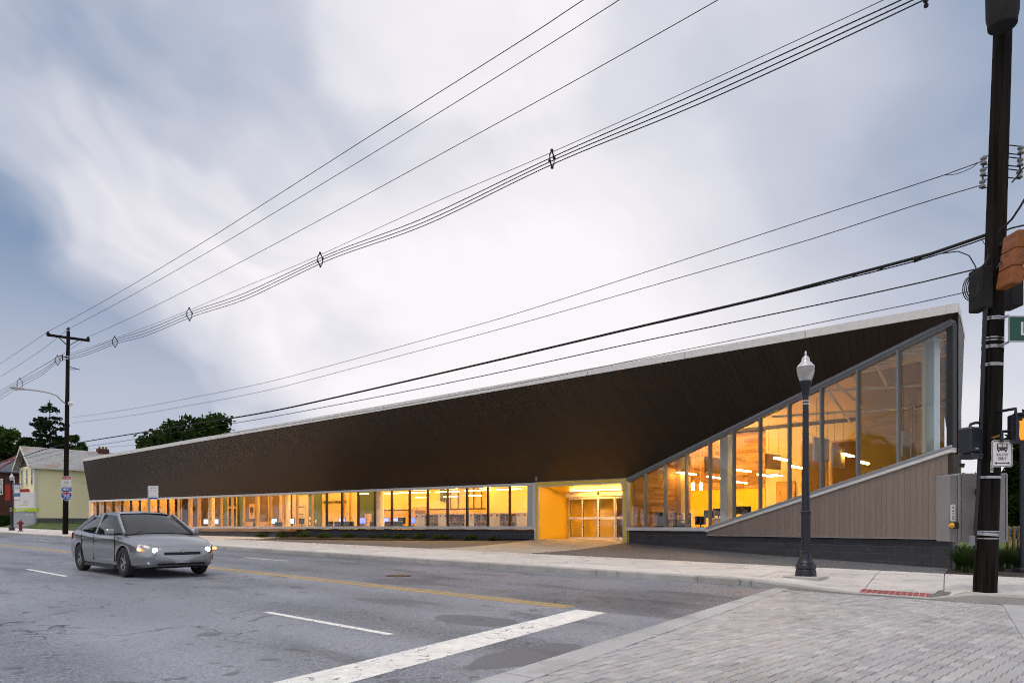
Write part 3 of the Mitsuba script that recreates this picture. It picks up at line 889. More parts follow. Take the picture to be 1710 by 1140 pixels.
# small lobby behind the doors
part(entry, 'lobby_wall', cat(bx(18.35, sEL - 0.02, 28.7, 28.8, 0.3, 2.95, SX)), 'mat_yellow_wall')
part(entry, 'lobby_wall', cat(bx(15.9, 18.3, 30.4, 30.5, 0.3, 1.62, SX)), 'mat_ivory')
part(entry, 'lobby_wall', cat(bx(15.9, 18.3, 30.4, 30.5, 1.65, 3.0, SX)), 'mat_plank_1')
part(entry, 'lobby_notice', bx(16.6, 17.05, 30.35, 30.39, 1.85, 2.05, SX), 'mat_sign_white')
part(entry, 'lobby_notice', bx(15.2 + 0.75, 16.2, 30.35, 30.39, 1.85, 2.05, SX), 'mat_sign_white')
part(entry, 'lobby_floor', bx(15.5, 21.0, 28.2, 31, 0.30, 0.46, SX), 'mat_path')
lk = thing('lobby_light', 'unseen fill panel added in the lobby behind the glass doors', 'ceiling light')  # added panel, out of sight, that brightens the lobby and door panes
part(lk, 'frame', bx(16.0, 20.6, 28.15, 28.65, 2.89, 2.93, SX), 'mat_white_metal')
glow(lk, 'diffuser', bx(16.1, 20.5, 28.2, 28.6, 2.85, 2.885, SX), WARM * 10)

# ---- rooms
zf = 0.44
floor = part(lib, 'floor', sheet([(62.0, 19.6), (20.8, 26.0), (20.8, 38.5), (62.0, 38.5)], lambda s, n: zf, 50), 'mat_carpet')
part(lib, 'floor', sheet([(15.9, 26.1), (3.25, 21.3), (5.2, 38.5), (20.8, 38.5), (20.8, 31), (15.9, 31)], lambda s, n: zf, 50), 'mat_carpet')
part(lib, 'ceiling', sheet([(62.0, 19.5), (20.8, 25.9), (20.8, 34.0), (62.0, 34.0)], lambda s, n: 4.15, 50), 'mat_ceiling')
# plank-faced box behind the entrance
PKN = thing('plank_wall', 'wall of warm horizontal planks just right of the entrance', 'wall')
s0 = sER - 0.16
z = zf
k = 0
while z < 4.6:
    q = 26.2
    while q < 31.6:
        w = random.uniform(0.9, 1.9)
        part(PKN, 'plank', bx(s0 - 0.03 + 0.006 * random.random(), s0 + 0.02, q + 0.003, min(q + w, 31.6), z + 0.003, z + 0.137, SX), f'mat_plank_{random.choice((0, 0, 1, 2))}')
        q += w
    z += 0.14
part(PKN, 'core', bx(s0 + 0.02, sEL + 0.1, 31.2, 31.6, zf, 5.2, SX), 'mat_warm_wall')
part(PKN, 'core', bx(s0 + 0.021, s0 + 0.15, 26.2, 31.19, zf, 5.2, SX), 'mat_warm_wall')
part(lib, 'wing_wall', bx(sEL + 0.14, sEL + 0.3, 26.1, 34.0, zf, 4.1, SX), 'mat_warm_wall')

# back of the right wing: planks below, high yellow wall above
part(lib, 'reading_wall', bx(6.0, 20.7, 38.0, 38.2, 6.75, 11.0, SX), 'mat_warm_wall')
part(lib, 'reading_ledge', bx(6.0, 20.7, 37.8, 38.2, 6.55, 6.72, SX), 'mat_letter')
PKB = thing('plank_back_wall', 'distant plank wall above the service desk', 'wall')
z = 3.3
while z < 6.5:
    q = 14.3
    while q < 20.6:
        w = random.uniform(0.9, 2.0)
        part(PKB, 'plank', bx(q + 0.004, min(q + w, 20.6), 37.96, 37.99 + 0.008 * random.random(), z + 0.004, z + 0.196, SX), f'mat_plank_{random.choice((0, 2, 2, 1))}')
        q += w
    z += 0.2
part(PKB, 'lower_panel', bx(14.3, 20.6, 37.9, 37.98, zf, 3.28, SX), 'mat_yellow_wall')
part(lib, 'office_wall', bx(9.3, 14.2, 37.7, 37.9, zf, 6.5, SX), 'mat_ivory')
for a, b in ((9.5, 10.8), (11.0, 12.3)):
    wv = part(lib, 'office_window', bx(a, b, 37.62, 37.69, 2.9, 5.6, SX), 'mat_maple')
    part(wv, 'pane', bx(a + 0.1, b - 0.1, 37.58, 37.615, 3.0, 5.5, SX), 'mat_brown_wall')
part(lib, 'office_door', bx(12.6, 13.6, 37.6, 37.68, zf, 3.6, SX), 'mat_maple')
# right end of the reading room: tall plain wall near the side street
part(lib, 'end_partition', bx(5.0, 9.2, 36.9, 37.1, zf, 11, SX), 'mat_olive_wall')
mat('olive_wall', (0.28, 0.25, 0.14), 0.7)
part(lib, 'side_lining', prism([(0.6, zf), (LS, zf), (LS, 3.0), (9, 5.2), (0.6, 6.4)], 0.55, 0.62, FS), 'mat_olive_wall')

# ---------------------------------------------------------------- inside the library
def pendant(p, L, direction, label, group, w=0.13, power=4.2, cord=True, top=None):
    k = thing('pendant_light', label, 'pendant light', group)
    m = np.eye(4)
    m[:2, 0], m[:2, 1] = direction, (-direction[1], direction[0])
    m[:3, 3] = p
    part(k, 'housing', bx(-L / 2, L / 2, -w / 2, w / 2, 0.062, 0.10, m), 'mat_white_metal')
    glow(k, 'diffuser', bx(-L / 2, L / 2, -w / 2 + 0.006, w / 2 - 0.006, 0, 0.06, m), WARM * power)
    z1 = (top if top else 4.14) - p[2]
    if cord:
        part(k, 'cord', cat([cyl([x, 0, 0.1], [x, 0, z1], 0.006, 5) for x in (-L / 2 + 0.15, L / 2 - 0.15)]), 'mat_ivory')


# right wing pendants: pixel of each lamp's middle and its distance
ND = N2
for (u, v, Y, L, words) in ((1147, 791.5, 33.0, 1.9, 'hanging before the plank wall beside the entrance'), (1193, 798, 33.5, 1.6, 'left of the pale column in the reading room'), (1241, 787, 30.5, 1.7, 'just right of the pale column in the reading room'),
                            (1237, 806.5, 36.5, 1.5, 'lowest and farthest right of the pale column'), (1278, 795, 31.5, 1.7, 'in the sixth window bay, left one of a pair'), (1298, 794.5, 35.5, 1.2, 'in the sixth window bay, right one of a pair'),
                            (1306, 768, 26.0, 1.5, 'high in the bay left of the street lamp'), (1330, 781, 28.5, 1.5, 'just left of the street lamp post'), (1416, 761.5, 25.0, 1.3, 'right of two hanging white baffles'), (1443, 774, 26.5, 1.2, 'in the bay right of the two white baffles')):
    pendant(at(u, v, Y), L, ND, 'glowing bar pendant ' + words, 'bar pendants of the reading room', top=zat(v, Y) + 2.5)
for (u, Y) in ((1157.5, 35), (1170.5, 35)):
    k = thing('cylinder_pendant', 'small white cylinder pendant before the plank back wall, ' + ('left' if u < 1160 else 'right') + ' one', 'pendant light')
    p = at(u, 815, Y)
    glow(k, 'shade', tcyl(radius=0.09, height=0.36, sections=14).apply_translation(p + [0, 0, 0.1]), WARM * 5)
    part(k, 'cord', cyl(p + [0, 0, 0.28], p + [0, 0, 2.2], 0.006, 5), 'mat_ivory')
k = thing('bright_panel', 'tall bright wall lights high beside the plank wall', 'wall light')
for u in (1134.5, 1144.5):
    p = at(u, 775, 35.5)
    glow(k, 'tube', bx(-0.07, 0.07, -0.05, 0.05, -0.45, 0.45).apply_translation(p), WARM * 5)

# wide fill panels added to brighten the reading room and the long room
for s, n in ((15.6, 34.0), (18.6, 34.0)):
    k = thing('ceiling_light', 'added fill panel washing the high yellow wall, ' + ('right one' if s < 17 else 'left one'), 'ceiling light', 'added fill panels of the reading room')
    z = 8.2
    glow(k, 'diffuser', bx(s - 1.3, s + 1.3, n - 1.3, n + 1.3, z, z + 0.05, SX), WARM * 2.3)
    part(k, 'frame', bx(s - 1.35, s + 1.35, n - 1.35, n + 1.35, z + 0.052, z + 0.09, SX), 'mat_white_metal')
for t in (1.2, 4.2, 7.2, 10.2, 13.2, 16.0, 18.6, 21.2, 23.8, 26.4, 29.0, 31.6, 34.2, 36.8, 39.4):  # unseen row added so the space behind the glass is bright
    k = thing('ceiling_light', 'unseen fill panel added right behind the left windows', 'ceiling light', 'unseen fill panels behind the left windows')
    part(k, 'frame', bx(t - 1.2, t + 1.2, 0.65, 1.75, 4.10, 4.14, FL), 'mat_white_metal')
    glow(k, 'diffuser', bx(t - 1.15, t + 1.15, 0.7, 1.7, 4.06, 4.098, FL), WARM * (1.15 if t > 17 else 0.75))
for s in (23, 27, 31, 35, 39, 43, 47, 51, 55, 59):  # unseen fill, spread over most of the ceiling
    n = 28.5 - 0.05 * (s - 20)
    for q in (n - 1.0, n + 2.6):
        k = thing('ceiling_light', 'unseen fill panel added in the long room', 'ceiling light', 'unseen fill panels of the long room')
        part(k, 'frame', bx(s - 1.95, s + 1.95, q - 1.7, q + 1.7, 4.10, 4.14, SX), 'mat_white_metal')
        glow(k, 'diffuser', bx(s - 1.9, s + 1.9, q - 1.65, q + 1.65, 4.06, 4.098, SX), WARM * 0.40)

# hanging baffles
for (u0, u1, v0, v1, Y, c, words) in ((1360, 1385, 729, 768, 22.5, 'mat_baffle', 'left of the two before the street lamp bay'), (1391, 1411, 747, 779, 24.0, 'mat_baffle', 'right of the two before the street lamp bay'), (1507, 1520, 719, 762, 20.0, 'mat_baffle', 'near the right end of the reading room'),
                                      (1522, 1532, 738, 764, 21.0, 'mat_baffle', 'small one next to the right end column'), (1178, 1207, 762, 789, 31.0, 'mat_mauve_felt', 'brownish one left of the pale column'), (1280, 1304, 757, 782, 29.0, 'mat_mauve_felt', 'grey one in the bay left of the lamp post')):
    a, b = at(u0, v0, Y), at(u1, v0, Y * 1.03)
    h = (v1 - v0) / 1140 * Y
    k = thing('acoustic_baffle', 'square felt baffle hanging inside, ' + words, 'acoustic panel')
    d = b - a
    d[2] = 0
    nn = np.array([d[1], -d[0], 0]) / np.linalg.norm(d) * 0.06
    part(k, 'panel', trimesh.convex.convex_hull(np.array([a, a + d, a - [0, 0, h], a + d - [0, 0, h], a - nn, a + d - nn, a - nn - [0, 0, h], a + d - nn - [0, 0, h]])), c)
    part(k, 'cord', cat(cyl(a + d * 0.15, a + d * 0.15 + [0, 0, 1.3], 0.006, 5), cyl(a + d * 0.85, a + d * 0.85 + [0, 0, 1.3], 0.006, 5)), 'mat_wire')

# steel columns
for (u, Y, w, ztop, c, words) in ((1556.5, 19.2, 0.28, 6.35, 'mat_pale_steel', 'tall pale blue steel column at the right end of the reading room'), (1215, 27.2, 0.40, 5.4, 'mat_pale_steel', 'pale steel column behind the fourth tall window bay'), (1138, 33, 0.35, 6.0, 'mat_baffle', 'cream column beside the plank wall')):
    p = at(u, 800, Y)
    k = thing('column', words, 'column')
    F = frame(p[:2], DR, (0.8833, 0.4688))
    part(k, 'shaft', cat(bx(-w / 2, w / 2, -w / 2, -w / 2 + 0.025, zf, ztop, F), bx(-w / 2, w / 2, w / 2 - 0.025, w / 2, zf, ztop, F), bx(-0.02, 0.02, -w / 2 + 0.025, w / 2 - 0.025, zf, ztop, F), bx(-w / 2, -w / 2 + 0.02, -w / 2 + 0.025, w / 2 - 0.025, zf, ztop, F)), c)
    part(k, 'cap_plate', cat(bx(-w * 0.72, w * 0.72, -w * 0.72, w * 0.72, ztop + 0.002, ztop + 0.05, F), bx(-0.03, 0.03, -0.03, 0.03, ztop + 0.052, ztop + 0.4, F)), c)
p = at(1547, 800, 20.3)
single('column', 'slim blue steel post behind the tall pale column', 'column', bx(-0.06, 0.06, -0.06, 0.06, zf, 4.9).apply_translation([p[0], p[1], 0]), 'mat_blue_steel')

for i, (u, w) in enumerate(((353.5, 0.42), (479, 0.46), (635, 0.42))):
    t, Y = hit(FL, u, 0.75)
    k = thing('round_column', ('cream column behind the timber mullions, left of the white car door view', 'cream column in the middle of the left windows', 'cream column left of the open computer room')[i], 'column')
    labels[k]['label'] = ('cream column standing left of the glazed green room', 'cream column above the right end of the timber bench', 'cream column between the dark green wall and the computer room')[i]
    part(k, 'shaft', move(tcyl(radius=w / 2, height=3.66, sections=20).apply_translation([t, 0.75, zf + 1.84]), FL), 'mat_ivory', smooth=40)
    part(k, 'base', move(tcyl(radius=w / 2 + 0.04, height=0.12, sections=20).apply_translation([t, 0.75, zf + 0.07]), FL), 'mat_ivory', smooth=40)


def lwall(u0, u1, d, z0, z1, th, c, name, parent=None, **kw):
    a, b = hit(FL, u0, d)[0], hit(FL, u1, d)[0]
    return part(parent or lib, name, bx(min(a, b), max(a, b), d, d + th, z0, z1, FL), c, **kw)


# left end: curtain and timber panel wall
cur = thing('curtain', 'pale green curtain at the far left end of the windows', 'curtain')
a, b = hit(FL, 152, 0.9)[0], hit(FL, 163, 0.9)[0]
xs = np.linspace(b, a, 60)
yy = 0.9 + 0.05 * np.sin(np.arange(60) * 1.1)
v = np.array([(x, y, z) for z in (zf, 3.6) for x, y in zip(xs, yy)])
f = np.array([t for i in range(59) for t in ([i, i + 1, 60 + i], [i + 1, 61 + i, 60 + i])])
part(cur, 'drape', move(trimesh.Trimesh(v, f, process=False), FL), 'mat_curtain', smooth=True)
mat('curtain', (0.30, 0.38, 0.30), 0.8)
pw = thing('panel_wall', 'orange timber panel wall behind the far left windows', 'wall')
us = [163, 174.5, 189, 203.5, 218, 232.5, 247, 264, 280, 292]
for a, b in zip(us, us[1:]):
    lwall(a + 0.6, b - 0.6, 2.2, zf, 4.1, 0.05, 'mat_maple', 'panel', pw)
lwall(163, 292, 2.26, zf, 4.1, 0.1, 'mat_dark_gap', 'backing', pw)
lwall(292, 343, 4.2, zf, 4.1, 0.1, 'mat_brown_wall', 'room_wall')
for u in (300, 318, 330):
    lwall(u, u + 2.6, 3.0, zf, 4.1, 0.08, 'mat_maple', 'room_post')
lwall(343, 372, 4.2, zf, 4.1, 0.1, 'mat_brown_wall', 'room_wall')
lwall(372, 405, 2.4, zf, 4.1, 0.1, 'mat_green_wall', 'green_wall')
dr_ = thing('glazed_door', 'maple framed double glass door in the dark green wall', 'door')
for a, b in ((380.5, 387.6), (388.4, 396)):
    ta, tb = hit(FL, b, 2.3)[0], hit(FL, a, 2.3)[0]
    part(dr_, 'leaf', cat(bx(ta, ta + 0.1, 2.28, 2.34, zf, 3.6, FL), bx(tb - 0.1, tb, 2.28, 2.34, zf, 3.6, FL), bx(ta + 0.1, tb - 0.1, 2.28, 2.34, zf, 0.75, FL), bx(ta + 0.1, tb - 0.1, 2.28, 2.34, 2.45, 2.6, FL), bx(ta + 0.1, tb - 0.1, 2.28, 2.34, 3.48, 3.6, FL)), 'mat_maple')
    part(dr_, 'pane', bx(ta + 0.1, tb - 0.1, 2.30, 2.32, 0.75, 3.48, FL), 'mat_dark_gap')
iw = thing('interior_window', 'row of maple framed inner windows left of the middle column', 'window')
for a, b in ((405, 431), (431, 452), (452, 471)):
    ta, tb = hit(FL, b, 2.6)[0], hit(FL, a, 2.6)[0]
    part(iw, 'frame', cat(bx(ta, ta + 0.22, 2.55, 2.66, zf, 4.1, FL), bx(tb - 0.22, tb, 2.55, 2.66, zf, 4.1, FL), bx(ta + 0.22, tb - 0.22, 2.55, 2.66, zf, 1.5, FL), bx(ta + 0.22, tb - 0.22, 2.55, 2.66, 3.5, 4.1, FL)), 'mat_maple')
    part(iw, 'pane', bx(ta + 0.22, tb - 0.22, 2.60, 2.62, 1.5, 3.5, FL), 'mat_brown_wall')
t = hit(FL, 420.5, 2.5)[0]
single('door_emblem', 'round dark emblem on a yellow notice in the inner window', 'notice', cat(bx(t - 0.3, t + 0.3, 2.50, 2.53, 1.7, 2.75, FL)), 'mat_maple')
single('crest', 'small dark red shield shaped crest on the yellow notice', 'crest', prism([(t, 1.98), (t + 0.17, 2.2), (t + 0.17, 2.5), (t, 2.56), (t - 0.17, 2.5), (t - 0.17, 2.2)], 2.475, 2.495, FL), 'mat_brown_trim')
lwall(488, 516, 4.0, zf, 4.1, 0.1, 'mat_warm_wall', 'room_wall')
nb = thing('notice_board', 'pale notice board right of the middle column', 'notice board')
lwall(497.5, 509, 3.9, 1.25, 2.75, 0.06, 'mat_baffle', 'board', nb)
lwall(498.5, 508, 3.88, 2.50, 2.56, 0.015, 'mat_letter', 'heading', nb)
lwall(499.5, 506, 3.88, 1.98, 2.03, 0.015, 'mat_letter', 'text_line', nb)
lwall(515, 521, 3.0, zf, 4.1, 0.1, 'mat_green_wall', 'green_wall')
lwall(498, 546, 2.9, 3.28, 4.1, 0.1, 'mat_green_wall', 'green_wall')
gd = thing('green_door', 'tall dark green door in the left windows', 'door')
lwall(521.5, 536.5, 2.9, zf, 3.26, 0.08, 'mat_green_wall', 'leaf', gd)
lwall(526, 528, 2.86, 1.35, 1.62, 0.03, 'mat_ivory', 'lock_plate', gd)
for z in (1.25, 1.6):
    lwall(516, 518.5, 2.95, z, z + 0.2, 0.03, 'mat_sign_white', 'switch_plate', gd)
lwall(536, 600, 5.0, zf, 4.1, 0.1, 'mat_warm_wall', 'text_wall')
tm = meshkit.text_mesh('s Beyond Measure.', 0.34, 0.02)
w = tm.extents[0]
ta, Ya = hit(FL, 536.5, 4.97)
tb, Yb = hit(FL, 579, 4.97)
zt = zat(840.5, Ya)
sc = abs(ta - tb) / w
mm = np.array([[-sc, 0, 0, ta], [0, 0, -1, 4.985], [0, sc * 0.95, 0, zt], [0, 0, 0, 1.0]])
single('wall_lettering', 'dark lettering reading "s Beyond Measure." on the cream inner wall', 'lettering', move(tm, FL @ mm), 'mat_letter')
lwall(598, 626, 3.6, zf, 4.1, 0.1, 'mat_green_wall', 'green_wall')
lwall(609, 616, 3.3, zf, 1.95, 0.25, 'mat_maple', 'cabinet_end')
for u in (573, 583):
    lwall(u, u + 1.6, 4.9, zf, 4.1, 0.06, 'mat_maple', 'wall_batten')

# far wall of the open computer room
lwall(640, 815, 9.0, zf, 2.3, 0.1, 'mat_maple', 'maple_wainscot')
lwall(640, 815, 8.97, 2.33, 2.37, 0.02, 'mat_letter', 'wainscot_line')
lwall(640, 815, 9.06, 2.4, 4.1, 0.1, 'mat_warm_wall', 'room_wall')
lwall(735, 741, 8.8, 2.9, 4.1, 0.2, 'mat_green_wall', 'green_pier')
for u in (751, 764, 778, 790, 803):
    lwall(u, u + 1.5, 8.9, 2.4, 4.1, 0.05, 'mat_brown_wall', 'wall_batten')
lwall(690, 712, 8.7, 2.0, 2.55, 0.2, 'mat_maple', 'service_hatch')
lwall(692, 710, 8.66, 2.05, 2.3, 0.03, 'mat_brown_wall', 'hatch_opening')
lwall(812, 886, 4.4, zf, 4.1, 0.1, 'mat_warm_wall', 'plain_wall')

# bar pendants of the long room
for (u, v, Y, L, words) in ((652, 824.5, 43, 1.5, 'farthest left in the computer room'), (668, 824, 40.5, 2.4, 'second from the left in the computer room'), (701, 818.5, 42, 1.6, 'third from the left in the computer room'), (699, 823, 38.5, 2.6, 'long one third from the left, lower'), (703, 831, 46, 1.5, 'lowest one above the service hatch'),
                            (754, 816.3, 41, 1.5, 'fifth from the left, upper'), (747, 822, 38, 2.6, 'fifth from the left, long and lower'), (752, 830, 45, 1.7, 'fifth from the left, lowest'), (797, 819.5, 36.5, 2.7, 'above the third bookcase'), (792, 828.5, 42, 1.6, 'above the third bookcase, lower'), (849, 817.8, 35.2, 2.4, 'above the last bookcase'), (866, 812.3, 37.5, 1.4, 'highest, beside the right window frame'), (608, 825.5, 41.5, 1.1, 'before the dark green wall'), (810, 814.5, 39.5, 1.2, 'upper one above the third bookcase')):
    pendant(at(u, v, Y), L * 0.62, -DL, 'glowing bar pendant in the left windows, ' + words, 'bar pendants of the long room', w=0.10, power=1.7, top=4.14)

# bookcases with white end panels
bookmats = ['mat_book_0', 'mat_book_1', 'mat_book_2', 'mat_book_3', 'mat_book_4']


def books(x0, x1, y0, y1, z, zmax, out):
    x = x0
    while x < x1 - 0.02:
        w = random.uniform(0.022, 0.06)
        h = random.uniform(0.62, 0.93) * zmax
        if random.random() < 0.93:
            out[random.choice((0, 1, 2, 2, 3, 3, 4))].append(bx(x, min(x + w - 0.003, x1), y0 + random.uniform(0, 0.03), y1, z, z + h))
        x += w


for i, (u0, u1, e0) in enumerate(((709, 731, 693), (748, 775, 732), (791, 815, 777), (834, 862, 817), (880, 892, 862))):
    d = 1.25
    ta, tb, te_ = hit(FL, u0, d)[0], hit(FL, u1, d)[0], hit(FL, e0, d)[0]
    k = thing('bookcase', ('leftmost low bookcase with a white end panel and two shelves', 'second low bookcase with a white end panel and two red books', 'third low bookcase behind the left windows', 'fourth low bookcase behind the left windows', 'rightmost low bookcase, partly behind the window frame')[i], 'bookcase', 'low bookcases along the left windows')
    ztop = 1.86
    part(k, 'end_panel', bx(ta + 0.002, te_, d, d + 0.6, zf, ztop, FL), 'mat_ivory')
    part(k, 'label_plate', cat(bx(ta + 0.08, ta + 0.2, d - 0.012, d - 0.002, ztop - 0.16, ztop - 0.08, FL), bx(te_ - 0.2, te_ - 0.08, d - 0.012, d - 0.002, ztop - 0.16, ztop - 0.08, FL)), 'mat_red')
    part(k, 'top', bx(tb, ta, d, d + 0.6, ztop - 0.05, ztop - 0.002, FL), 'mat_ivory')
    out = [[] for _ in bookmats]
    for z in (zf + 0.05, zf + 0.5, zf + 0.95):
        part(k, 'shelf', bx(tb, ta, d + 0.02, d + 0.28, z, z + 0.03, FL), 'mat_maple')
        books(tb + 0.01, ta - 0.01, d + 0.05, d + 0.26, z + 0.032, 0.38, out)
    part(k, 'back', bx(tb, ta, d + 0.285, d + 0.31, zf, ztop - 0.06, FL), 'mat_maple')
    part(k, 'side', bx(tb - 0.03, tb - 0.002, d, d + 0.6, zf, ztop, FL), 'mat_maple')
    for q, o_ in enumerate(out):
        if o_:
            part(k, 'books', move(cat(o_), FL), bookmats[q], kind='stuff')

# shelves on the plank wall of the right wing
k = thing('wall_bookshelf', 'dark shelves of books on the plank wall right of the entrance', 'bookshelf')
FP = frame(W(sER - 0.2, 0)[:2], N2, -E2)      # x along n, y towards the right wing
n0, n1 = 28.2, 30.9
out = [[] for _ in bookmats]
for z in (0.62, 1.02, 1.45):
    part(k, 'shelf', bx(n0, n1, 0.02, 0.34, z, z + 0.03, FP), 'mat_dark_metal')
    books(n0 + 0.03, n1 - 0.03, 0.08, 0.30, z + 0.032, 0.33, out)
for q, o_ in enumerate(out):
    part(k, 'books', move(cat(o_), FP), bookmats[q], kind='stuff')
part(k, 'upright', cat(bx(n0 - 0.03, n0 - 0.001, 0.0, 0.34, zf, 1.8, FP), bx(n1 + 0.001, n1 + 0.03, 0, 0.34, zf, 1.8, FP)), 'mat_dark_metal')

# computers, desks and the service counter
mat('screen_off', (0.02, 0.02, 0.024), 0.2)


def monitor(p, ang, label, lit=(0.25, 0.28, 0.9), w=0.56, group='computer screens behind the windows'):
    k = thing('monitor', label, 'computer screen', group)
    m = at_m(p[0], p[1], p[2], ang)
    part(k, 'case', cat(bbx(-w / 2, w / 2, 0, 0.05, 0.1, 0.48, 0.01, m), bx(-0.03, 0.03, 0.051, 0.08, 0, 0.3, m)), 'mat_dark_metal')
    part(k, 'stand', bbx(-0.14, 0.14, -0.05, 0.14, -0.02, -0.002, 0.004, m), 'mat_dark_metal')
    if lit:
        glow(k, 'screen', bx(-w / 2 + 0.03, w / 2 - 0.03, -0.008, -0.002, 0.13, 0.45, m), np.array(lit) * 0.55, 'mat_screen_off')
    else:
        part(k, 'screen', bx(-w / 2 + 0.03, w / 2 - 0.03, -0.008, -0.002, 0.13, 0.45, m), 'mat_screen_off')


ang = math.atan2(-DL[1], -DL[0])
for i, (u, d, lit, words) in enumerate(((361, 1.5, (0.5, 0.6, 0.9), 'white and blue screen right of the left cream column'), (344, 1.5, (0.5, 0.6, 0.9), 'white and blue screen left of the left cream column'), (458, 1.6, (0.3, 0.6, 0.8), 'turquoise screen before the inner windows'), (487, 2.2, (0.4, 0.42, 0.75), 'pale screen right of the middle column'),
                                        (503, 2.4, None, 'dark screen before the notice board'), (571, 2.0, (0.3, 0.3, 0.8), 'blue screen under the wall lettering'), (604, 1.4, (0.16, 0.16, 1.0), 'large bright blue screen before the dark green wall'), (644, 2.6, (0.25, 0.25, 0.6), 'leftmost screen of the computer room'), (660, 3.0, (0.25, 0.25, 0.6), 'second screen of the computer room'), (670.5, 2.4, None, 'dark screen in the computer room'), (689, 2.0, (0.12, 0.14, 1.0), 'bright blue screen beside the first bookcase'))):
    t, Y = hit(FL, u, d)
    p = move(trimesh.PointCloud([[t, d, 1.22]]), FL).vertices[0]
    monitor(p, ang, words, lit, w=0.74 if u == 604 else 0.56)
for i, (u0, u1, d, words) in enumerate(((338, 372, 1.3, 'pale desk behind the timber bench'), (452, 512, 1.9, 'desk under the inner windows'), (552, 600, 1.6, 'long dark computer desk under the wall lettering'), (640, 692, 2.2, 'dark desk of the computer room'))):
    ta, tb = hit(FL, u0, d)[0], hit(FL, u1, d)[0]
    k = thing('desk', words, 'desk')
    part(k, 'top', bbx(tb, ta, d - 0.15, d + 0.75, 1.15, 1.195, 0.006, FL), 'mat_maple' if i < 2 else 'mat_brown_wall')
    for x in (tb + 0.06, ta - 0.1):
        part(k, 'leg', bx(x, x + 0.05, d, d + 0.6, zf, 1.148, FL), 'mat_dark_metal')


def chair(p, ang, label):
    k = thing('chair', label, 'chair', 'dark chairs at the computer desks')
    m = at_m(p[0], p[1], p[2], ang)
    part(k, 'seat', bbx(-0.24, 0.24, -0.24, 0.24, 0.42, 0.50, 0.03, m), 'mat_dark_metal')
    part(k, 'backrest', bbx(-0.23, 0.23, -0.28, -0.22, 0.62, 1.02, 0.025, m), 'mat_dark_metal')
    part(k, 'stem', cat(cyl([0, 0, 0.1], [0, 0, 0.42], 0.03, 8), bar([0, -0.25, 0.45], [0, -0.26, 0.75], 0.05)).apply_transform(m), 'mat_dark_metal')
    part(k, 'foot', cat([bar([0, 0, 0.09], [0.28 * math.cos(q), 0.28 * math.sin(q), 0.04], 0.04) for q in np.arange(5) * 1.2566]).apply_transform(m), 'mat_dark_metal')


for u, d, words in ((432, 1.0, 'dark chair left of the turquoise screen'), (466, 1.1, 'dark chair right of the turquoise screen'), (555, 1.0, 'dark chair at the left end of the long desk'), (566, 1.2, 'dark chair under the wall lettering'), (580, 1.0, 'dark chair right of the blue screen'), (593, 1.1, 'dark chair left of the large blue screen'), (625, 1.5, 'dark chair left of the third cream column'), (652, 1.6, 'dark chair in the left of the computer room'), (664, 1.5, 'dark chair in the middle of the computer room'), (676, 1.7, 'dark chair in the right of the computer room')):
    t, Y = hit(FL, u, d)
    p = move(trimesh.PointCloud([[t, d, zf]]), FL).vertices[0]
    chair(p, ang + math.pi * (0.1 + random.uniform(-0.2, 0.2)), words)
k = thing('service_counter', 'long pale service counter behind the sloping sill', 'counter')
p = at(1245, 870, 30.2)
FC = frame(p[:2], DR, (0.8833, 0.4688))
part(k, 'front', bx(-2.2, 2.0, 0, 0.06, zf, 1.50, FC), 'mat_ivory')
part(k, 'top', bbx(-2.25, 2.05, -0.05, 0.75, 1.505, 1.56, 0.01, FC), 'mat_sign_white')
for u, v, Y, words in ((1169, 872, 31.5, 'black screen at the left end of the service counter'), (1184, 861, 33, 'dark screen standing on the service counter'), (1199, 858, 34, 'second dark screen on the service counter'), (1238, 855, 32.0, 'dark screen right of the pale column'), (1244.5, 855, 32.5, 'farthest right dark screen on the counter')):
    p = at(u, v, Y)
    p[2] -= 0.2
    monitor(p, math.atan2(-DR[1], -DR[0]) + 0.3, words, None, group='dark screens of the service counter')
k = thing('chair', 'black chair back showing above the sill beside the plank wall', 'chair')
p = at(1135, 885, 30.6)
part(k, 'backrest', bbx(-0.32, 0.32, -0.03, 0.03, 0.62, 1.22, 0.03, at_m(p[0], p[1], zf - 0.35, ang)), 'mat_dark_metal')
part(k, 'seat', bbx(-0.3, 0.3, 0.0, 0.5, 0.42, 0.50, 0.03, at_m(p[0], p[1], zf - 0.01, ang)), 'mat_dark_metal')
part(k, 'leg', cat([cyl([x, y, 0.0], [x, y, 0.42], 0.02, 6) for x in (-0.26, 0.26) for y in (0.06, 0.44)]).apply_transform(at_m(p[0], p[1], zf, ang)), 'mat_dark_metal')

# ---------------------------------------------------------------- houses at the far left
def clap(F, t0, t1, zfun_lo, z0, ztop, d=0.0, pitch=0.14):
    """Lapped clapboards on a wall: x along the wall from t0 to t1, ztop(x) the top edge; one mesh."""
    ms = []
    z = z0
    while z < max(ztop(t0), ztop(t1), ztop((t0 + t1) / 2)):
        xs = np.linspace(t0, t1, 41)
        ok = [x for x in xs if ztop(x) > z + 0.02]
        if len(ok) > 1:
            a, b = min(ok), max(ok)
            v = np.array([(a, d - 0.025, z), (b, d - 0.025, z), (a, d, z + pitch), (b, d, z + pitch), (a, d + 0.03, z), (b, d + 0.03, z)])
            ms.append(trimesh.Trimesh(v, [[0, 1, 3], [0, 3, 2], [0, 4, 5], [0, 5, 1], [4, 2, 3], [4, 3, 5], [0, 2, 4], [1, 5, 3]], process=False))
        z += pitch
    return move(cat(ms), F)


